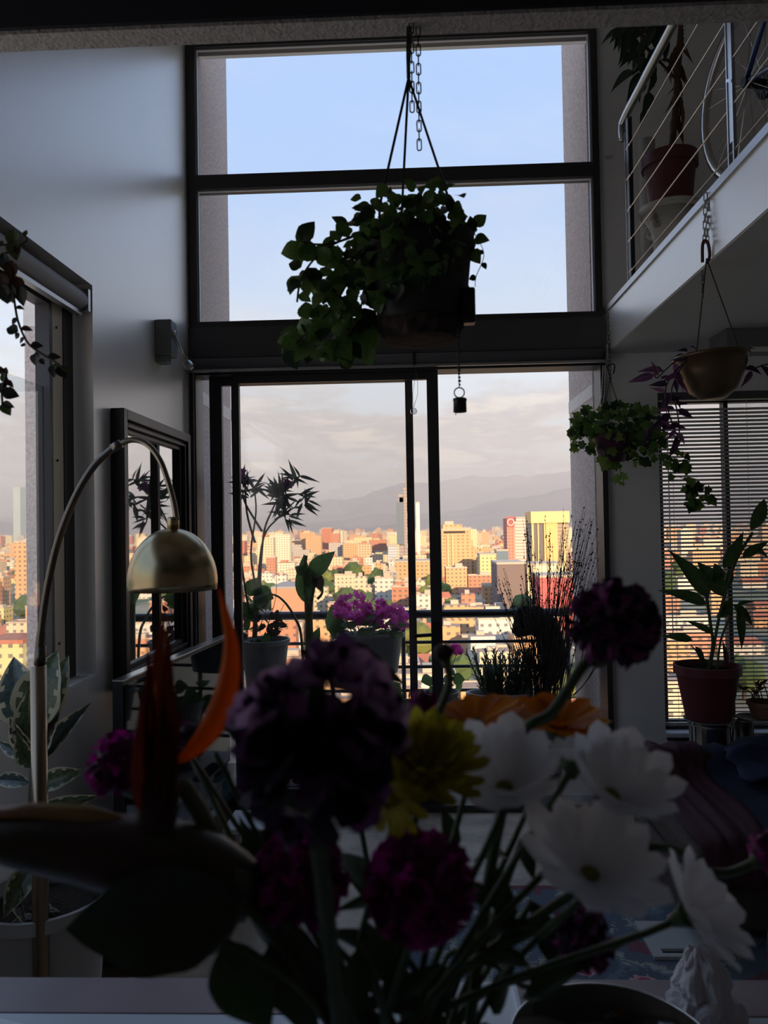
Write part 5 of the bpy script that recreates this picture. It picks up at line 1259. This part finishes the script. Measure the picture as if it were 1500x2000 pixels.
def flower(name, px, py, Y, label, group=None):
    c = at(px, py, Y); return thing(name, V((VM.x, VY, CZ+.03)), label, 'flower', group), c
def pompom(name, px, py, Y, R_, mats, label, n=110, axis=(0, -.2, 1), sq=.9, mid=None, r=.0026, foot=None, w=.55, group=None):
    t, c = flower(name, px, py, Y, label, group); k = Y/1500; R_ *= k; ax = V(axis).normalized(); q = V((0, 0, 1)).rotation_difference(ax)
    ms = [leaf('petal', m, 'ruff', w, .2, -.5, 3, .5, 4) for m in mats]
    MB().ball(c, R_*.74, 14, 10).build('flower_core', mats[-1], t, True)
    for i in range(n):
        z = 1-1.75*(i+.5)/n; a2 = i*2.39996; rr = math.sqrt(max(0, 1-z*z)); d = q @ V((rr*math.cos(a2), rr*math.sin(a2), z))
        d = (d+rvec()*.14).normalized(); p = c+d*R_*.58
        put(random.choice(ms), 'petal', t, p, d+rvec()*.25, rvec(), R_*.42*rnd(.85, 1.12), 1.15)
    MB().lathe([(.003, -R_*1.0), (R_*.30, -R_*.75), (R_*.38, -R_*.45)], c, 12, axis=ax).build('calyx', stem_m, t, True)
    stem(t, c-ax*R_*.9, mid, r, foot=foot)
    return t
def daisy(name, px, py, Y, R_, nrm, mp, mc, label, n=16, layers=2, prof='petal', w=.34, bend=.25, cone=.3, core=.22, mid=None, group=None, foot=None, r=.0026, two=None):
    t, c = flower(name, px, py, Y, label, group); R_ *= Y/1500; ax = V(nrm).normalized(); q = V((0, 0, 1)).rotation_difference(ax)
    ms = [leaf('petal', m, prof, w, .10, bend, 8, .05, 4) for m in ([mp] if not two else [mp, two])]
    for L in range(layers):
        for i in range(n):
            a2 = (i+.5*L)/n*6.2832+rnd(-.08, .08); up = cone+L*.22+rnd(-.08, .08); d = q @ V((math.cos(a2), math.sin(a2), up)); nn_ = q @ V((-up*math.cos(a2), -up*math.sin(a2), 1))
            put(random.choice(ms), 'petal', t, c+d.normalized()*R_*core*.6, d, nn_+rvec()*.12, R_*(1-.12*L)*rnd(.88, 1.06))
    MB().lathe([(R_*core, -.002), (R_*core*.95, .003), (R_*core*.5, .006), (.0005, .007)], c, 18, axis=ax).build('disc', mc, t, True)
    MB().lathe([(.003, -R_*.35), (R_*.16, -R_*.12), (R_*.22, .0)], c, 12, axis=ax).build('calyx', stem_m, t, True)
    stem(t, c-ax*R_*.3, mid, r, foot=foot)
    return t
magenta = [mat('carnation_a', (.48, .012, .30), .6, trans=.45), mat('carnation_b', (.22, .006, .14), .6, trans=.3), mat('carnation_c', (.12, .004, .08), .6, trans=.2)]
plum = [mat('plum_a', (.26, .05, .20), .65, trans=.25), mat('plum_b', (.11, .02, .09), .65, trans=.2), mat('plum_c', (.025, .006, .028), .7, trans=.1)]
pompom('globe_flower', 1198, 1218, .58, 92, plum, 'round plum purple globe flower on a long bent stem', 260, (.35, -.1, .85), mid=[(1010, 1470, .57), (1080, 1390, .575), (1140, 1300, .58)], r=.0042, foot=(930, 1900), w=.5)
pompom('carnation', 238, 1496, .62, 70, magenta, 'magenta carnation behind the bird of paradise bloom', 130, (-.4, -.1, .9), w=.6)
pompom('carnation', 588, 1718, .50, 98, magenta, 'magenta carnation low beside the two dark leaves', 190, (-.1, -.3, .9), w=.6)
pompom('carnation', 820, 1732, .49, 112, magenta, 'largest magenta carnation under the yellow chrysanthemum', 220, (.1, -.3, .9), w=.6)
pompom('carnation', 826, 1378, .66, 32, magenta, 'small purple carnation peeping over the yellow chrysanthemum', 50, (0, 0, 1), w=.6)
pompom('carnation', 1134, 1835, .60, 66, plum, 'dark maroon carnation under the white daisies', 120, (.2, -.2, .8), w=.6)
pompom('carnation', 1505, 1665, .60, 46, magenta, 'magenta carnation on the stem reaching out to the right', 70, (.8, 0, .5), mid=[(1150, 1720, .58), (1290, 1655, .59), (1400, 1705, .60)], r=.0035, w=.6)
pompom('carnation', 372, 1440, .66, 36, plum, 'small dull purple carnation between the orange sepals', 50, (0, 0, 1), w=.6)
pompom('carnation', 460, 1400, .66, 44, plum, 'dusky carnation left of the lilac stock flowers', 60, (0, 0, 1), w=.6)
# bud on a curved stem
t, c = flower('scabiosa_bud', 866, 1274, .56, 'small round dark bud on a gracefully curved stem')
MB().ball(c, .0077, 14, 9, (1, 1, .85)).build('bud', mat('bud_dark', (.05, .025, .03), .7, var=.4, vscale=200, bump=.5, bscale=400), t, True)
P = spline([VM, at(790, 1600, .555), at(830, 1450, .555), at(862, 1380, .558), at(878, 1330, .56), at(870, 1286, .56)], 6)
MB().tube(P, [.0032]*(len(P)-6)+[.0030, .003, .003, .0036, .0042, .0046], 8).build('stem', mat('bud_stem', (.11, .13, .07), .55), t, True)
t, c = flower('scabiosa_bud', 720, 1500, .50, 'hooked green stem hanging over the yellow chrysanthemum')
P = spline([VM, at(770, 1680, .50), at(764, 1600, .50), at(745, 1540, .50), at(722, 1512, .50)], 6); MB().tube(P, .0022, 7).build('stem', stem_m, t, True)
MB().ball(at(718, 1508, .50), .004, 8, 6).build('bud', mat('bud_green', (.06, .08, .03), .6), t, True)
# lilac stock cluster, nearest to the camera
lil = [mat('stock_lilac_lit', (.62, .38, .62), .6, trans=.5), mat('stock_plum', (.16, .06, .18), .6, trans=.3), mat('stock_dark', (.035, .014, .05), .65, trans=.15)]
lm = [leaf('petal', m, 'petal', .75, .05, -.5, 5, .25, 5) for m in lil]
t, c = flower('stock_flower', 620, 1400, .40, 'large ruffled lilac stock flower spike at the heart of the bouquet')
k = .40/1500
MB().tube(spline([V((VM.x-.02, .52, CZ+.05)), V((VM.x-.03, .50, 1.22)), at(640, 1800, .44), at(615, 1550, .41), at(620, 1330, .40)], 6), .005, 8).build('stem', stem_m, t, True)
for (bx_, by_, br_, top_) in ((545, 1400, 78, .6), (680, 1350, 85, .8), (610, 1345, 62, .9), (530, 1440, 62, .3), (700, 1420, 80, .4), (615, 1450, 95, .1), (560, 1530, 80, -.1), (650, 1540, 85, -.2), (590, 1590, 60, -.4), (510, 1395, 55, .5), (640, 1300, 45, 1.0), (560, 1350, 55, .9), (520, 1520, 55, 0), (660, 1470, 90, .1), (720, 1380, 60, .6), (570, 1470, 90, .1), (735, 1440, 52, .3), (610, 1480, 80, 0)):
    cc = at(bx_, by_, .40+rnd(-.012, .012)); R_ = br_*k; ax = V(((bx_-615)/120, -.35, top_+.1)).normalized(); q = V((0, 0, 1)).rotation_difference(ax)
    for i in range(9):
        a2 = i*2.39996; up = .25 if i < 5 else 1.0; d = q @ V((math.cos(a2), math.sin(a2), up)); mi_ = 0 if (by_ < 1430 and rnd(0, 1) < .7) else random.choice((1, 2, 2))  # upper petals mostly pale lilac: light on the top put into their colour
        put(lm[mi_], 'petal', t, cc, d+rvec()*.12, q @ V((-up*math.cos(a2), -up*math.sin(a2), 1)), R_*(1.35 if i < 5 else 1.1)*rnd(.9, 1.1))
# yellow chrysanthemum
yel = mat('chrysanthemum_yellow', (.62, .56, .05), .6, trans=.5); yel2 = mat('chrysanthemum_deep', (.44, .37, .025), .6, trans=.45)
daisy('chrysanthemum', 830, 1500, .52, 118, (.15, -.55, .75), yel, yel2, 'yellow chrysanthemum with many strap petals between lilac and white blooms', 18, 4, 'strap', .24, -.35, .05, .2, two=yel2)
daisy('chrysanthemum', 770, 1560, .50, 72, (-.5, -.6, .3), yel, yel2, 'smaller yellow chrysanthemum low against the lilac flower', 14, 2, 'strap', .26, .3, .1, .2, two=yel2)
# orange flowers
org = mat('orange_petal', (.90, .36, .008), .55, trans=.5); org2 = mat('orange_petal_dark', (.70, .22, .006), .55, trans=.45); orc = mat('orange_core', (.06, .03, .015), .8)
daisy('gerbera', 930, 1420, .62, 105, (-.1, -.10, 1), org, orc, 'orange gerbera seen edge-on behind the white daisies', 14, 2, 'petal', .42, .10, .22, .2, two=org2)
daisy('gerbera', 1090, 1425, .64, 100, (.08, -.10, 1), org, orc, 'second orange gerbera crossed by the globe flower stem', 13, 2, 'petal', .46, .05, .30, .2, two=org2)
# white daisies
PROF['dpet'] = lambda t: (.28+.72*math.sin(math.pi*.5*min(1, t*1.5)))*math.sqrt(max(0, 1-max(0, (t-.62)/.38)**2.2))
whi = mat('daisy_white', (.93, .93, .95), .6, trans=.5); leaf_bud = leaf('petal', whi, 'dpet', .42, .1, -.4, 7, .05, 4); dce = mat('daisy_core', (.30, .30, .06), .8, var=.4, vscale=200, bump=.6, bscale=500)
daisy('daisy', 985, 1545, .54, 140, (-.05, -.50, .85), whi, dce, 'white daisy opening upward beside the yellow chrysanthemum', 9, 2, 'dpet', .44, -.30, .42, .15)
daisy('daisy', 1190, 1560, .55, 138, (.30, -.45, .80), whi, dce, 'white daisy directly under the purple globe flower', 10, 2, 'dpet', .42, -.20, .45, .15)
daisy('daisy', 1150, 1715, .50, 158, (.15, -.42, .9), whi, dce, 'largest white daisy drooping at the centre of the white group', 10, 2, 'dpet', .42, -.15, .40, .15)
daisy('daisy', 1345, 1785, .56, 120, (.65, -.40, .60), whi, dce, 'white daisy hanging lowest toward the crumpled tissue', 10, 2, 'dpet', .42, -.10, .35, .15)
t, c = flower('daisy_bud', 1118, 1500, .56, 'half open white daisy bud between the two upper daisies')
for i in range(9):
    a2 = i*.698; d = V((math.cos(a2)*.35, math.sin(a2)*.35, 1)); put(leaf_bud, 'petal', t, c, d, V((-math.cos(a2), -math.sin(a2), .3))*-1, .026)
MB().lathe([(.002, -.008), (.008, 0), (.009, .006)], c, 10).build('calyx', stem_m, t, True); stem(t, c)
# bird of paradise
t, c = flower('bird_of_paradise', 310, 1600, .50, 'bird of paradise with a dark beak-like spathe and orange sepals')
BYY = .50
ob = mat('sepal_orange', (.90, .28, .010), .5, trans=.6); ob2 = mat('sepal_red', (.14, .022, .012), .55, trans=.35); spm_ = mat('spathe', (.035, .055, .02), .45, c2=(.06, .02, .025), vscale=14)
P = spline([at(-130, 1612, BYY+.02), at(0, 1640, BYY), at(150, 1655, BYY), at(300, 1680, BYY), at(420, 1715, BYY), at(500, 1755, BYY)], 6)
rad = [(.006+.022*math.sin(min(1, (i/(len(P)-1))*1.25)*math.pi*.5)*(1-.55*max(0, i/(len(P)-1)-.72)/.28)) for i in range(len(P))]
MB().tube(P, rad, 16).build('spathe', spm_, t, True)
MB().tube([at(-60, 1590, BYY), at(60, 1585, BYY), at(170, 1595, BYY), at(262, 1612, BYY)], [.002, .006, .008, .004], 8).build('spathe_edge', mat('spathe_edge', (.34, .27, .06), .5, c2=(.50, .22, .16), vscale=20), t, True)
MB().tube(spline([at(500, 1750, BYY), at(430, 1650, BYY+.01), at(355, 1530, BYY+.015)], 6), .0060, 10).build('bract', mat('bract_green', (.10, .12, .06), .5), t, True)
MB().tube(spline([at(500, 1750, BYY), at(560, 1850, BYY+.02), VM], 6), .009, 10).build('stem', stem_m, t, True)
MB().tube(spline([at(480, 1700, BYY-.01), at(440, 1800, BYY-.02), at(402, 1855, BYY-.025)], 6), [.008]*10+[.007, .006, .005], 10).build('bract', mat('bract_grey', (.11, .12, .09), .55), t, True)
sep = [leaf('sepal', ob, 'lance', .26, .35, .12, 10), leaf('sepal', ob2, 'lance', .26, .35, .1, 10)]
P = [at(345, 1490, BYY), at(400, 1440, BYY), at(440, 1360, BYY), at(452, 1260, BYY), at(428, 1150, BYY)]
sp_ = spline(P, 6); b = MB()
n_ = len(sp_)
def sepal_fn(u, v):
    i = min(n_-2, int(u*(n_-1))); f_ = u*(n_-1)-i; p = sp_[i].lerp(sp_[i+1], f_); d = (sp_[i+1]-sp_[i]).normalized(); sd = d.cross(V((0, -1, 0))).normalized(); w_ = .0078*max(.06, math.sin(math.pi*u**.8)); s_ = v*2-1
    return p+sd*s_*w_+V((0, -.006*(1-abs(s_))*math.sin(math.pi*u), 0))
b.grid(sepal_fn, 22, 4).build('sepal', ob, t, True, solid=.0008)
for b_, e_, m_, w_ in (((320, 1600), (303, 1148), 1, .42), ((306, 1600), (284, 1225), 1, .32), ((332, 1600), (325, 1190), 1, .40), ((300, 1560), (290, 1330), 0, .5), ((328, 1610), (350, 1360), 1, .55), ((285, 1600), (278, 1300), 1, .5), ((296, 1590), (275, 1480), 0, .6)):
    leafpx(t, sep[m_], b_, e_, BYY+rnd(-.01, .01), wx=w_, name='sepal')
MB().tube(spline([at(300, 1640, BYY), at(310, 1560, BYY), at(315, 1450, BYY), at(318, 1380, BYY)], 6), [.013]*8+[.012, .011, .010, .009, .008, .007, .006, .005, .004, .003, .002], 12).build('sepal_sheath', mat('sheath_dark', (.05, .02, .015), .5), t, True)
# big leaves in the bouquet
dk = mat('bouquet_leaf', (.018, .035, .012), .45, var=.3, vscale=20, trans=.15); bl_ = [leaf('blade', dk, 'ovate', .62, .12, .25, 16, .10, 6), leaf('blade', mat('bouquet_leaf_b', (.03, .07, .018), .45, var=.3, vscale=20, trans=.2), 'ovate', .5, .15, .3, 14, .08, 6)]
def leafstalk(b_, e_, Y, me, w, label, nrm=None):
    t_ = thing('leaf_branch', VM, label, 'leaf'); leafpx(t_, me, b_, e_, Y, Y-.02, nrm, w, 'blade'); MB().tube(spline([VM+V((0, 0, -.08)), at((b_[0]+790)/2, 1960, Y), at(b_[0], b_[1], Y)], 5), .0028, 7).build('stalk', stem_m, t_, True)
leafstalk((470, 1760), (80, 1850), .47, bl_[0], .85, 'big dark toothed leaf hanging below the bird of paradise spathe', V((.0, -1, .15)))
leafstalk((440, 1840), (520, 2040), .46, bl_[1], 1.3, 'broad dark green leaf pointing down over the counter edge', V((0, -1, .2)))
leafstalk((560, 1800), (600, 2060), .47, bl_[0], .9, 'dark leaf standing in front of the vase mouth', V((0, -1, .2)))
leafstalk((700, 1850), (690, 2040), .50, bl_[1], .7, 'narrow green leaf below the largest carnation', V((0, -1, .2)))
leafstalk((1040, 1760), (1110, 1930), .62, bl_[0], .5, 'slim dark leaf under the drooping daisies', V((0, -1, .2)))
leafstalk((1020, 1640), (1045, 1720), .60, bl_[1], .8, 'small bright green leaf peeking between white daisies', V((0, -1, .2)))
t_ = thing('dried_leaf', VM, 'curled dry brown leaf rising behind the lilac stock flower', 'leaf')
drm = leaf('blade', mat('dry_brown', (.07, .045, .03), .75, trans=.2, var=.4, vscale=30), 'ovate', .5, .3, .3, 12, .1, 5)
leafpx(t_, drm, (600, 1300), (795, 1290), .70, .68, V((0, -.5, 1)), 1.0, 'blade'); leafpx(t_, drm, (690, 1320), (600, 1250), .70, .68, V((0, -.6, 1)), .9, 'blade'); leafpx(t_, bl_[1], (640, 1310), (585, 1262), .70, .7, None, .9, 'blade')
MB().tube(spline([VM+V((0, 0, -.05)), at(720, 1700, .66), at(660, 1400, .70), at(640, 1300, .70)], 5), .0025, 7).build('stalk', stem_m, t_, True)
# loose greenery stems
lt = thing('filler_greenery', VM, 'thin bare filler stems crossing the left of the bouquet', 'stems')
for (x, y, mx, my) in ((375, 1480, 520, 1700), (420, 1470, 540, 1700), (470, 1440, 560, 1720), (560, 1560, 520, 1660), (500, 1540, 560, 1720), (1000, 1700, 930, 1850), (1250, 1820, 1050, 1930)):
    MB().tube(spline([VM+V((rnd(-.02, .02), rnd(-.02, .02), -.1)), at((mx+790)/2, 1900, VY+.03), at(mx, my, VY+.05), at(x, y, VY+.06)], 5), .0022, 7).build('stem', stem_m, lt, True)
    put(slf, 'stem_leaf', lt, at(mx, my, VY+.05), V((rnd(-1, 1), 0, .6)), V((0, -1, .4)), .05)
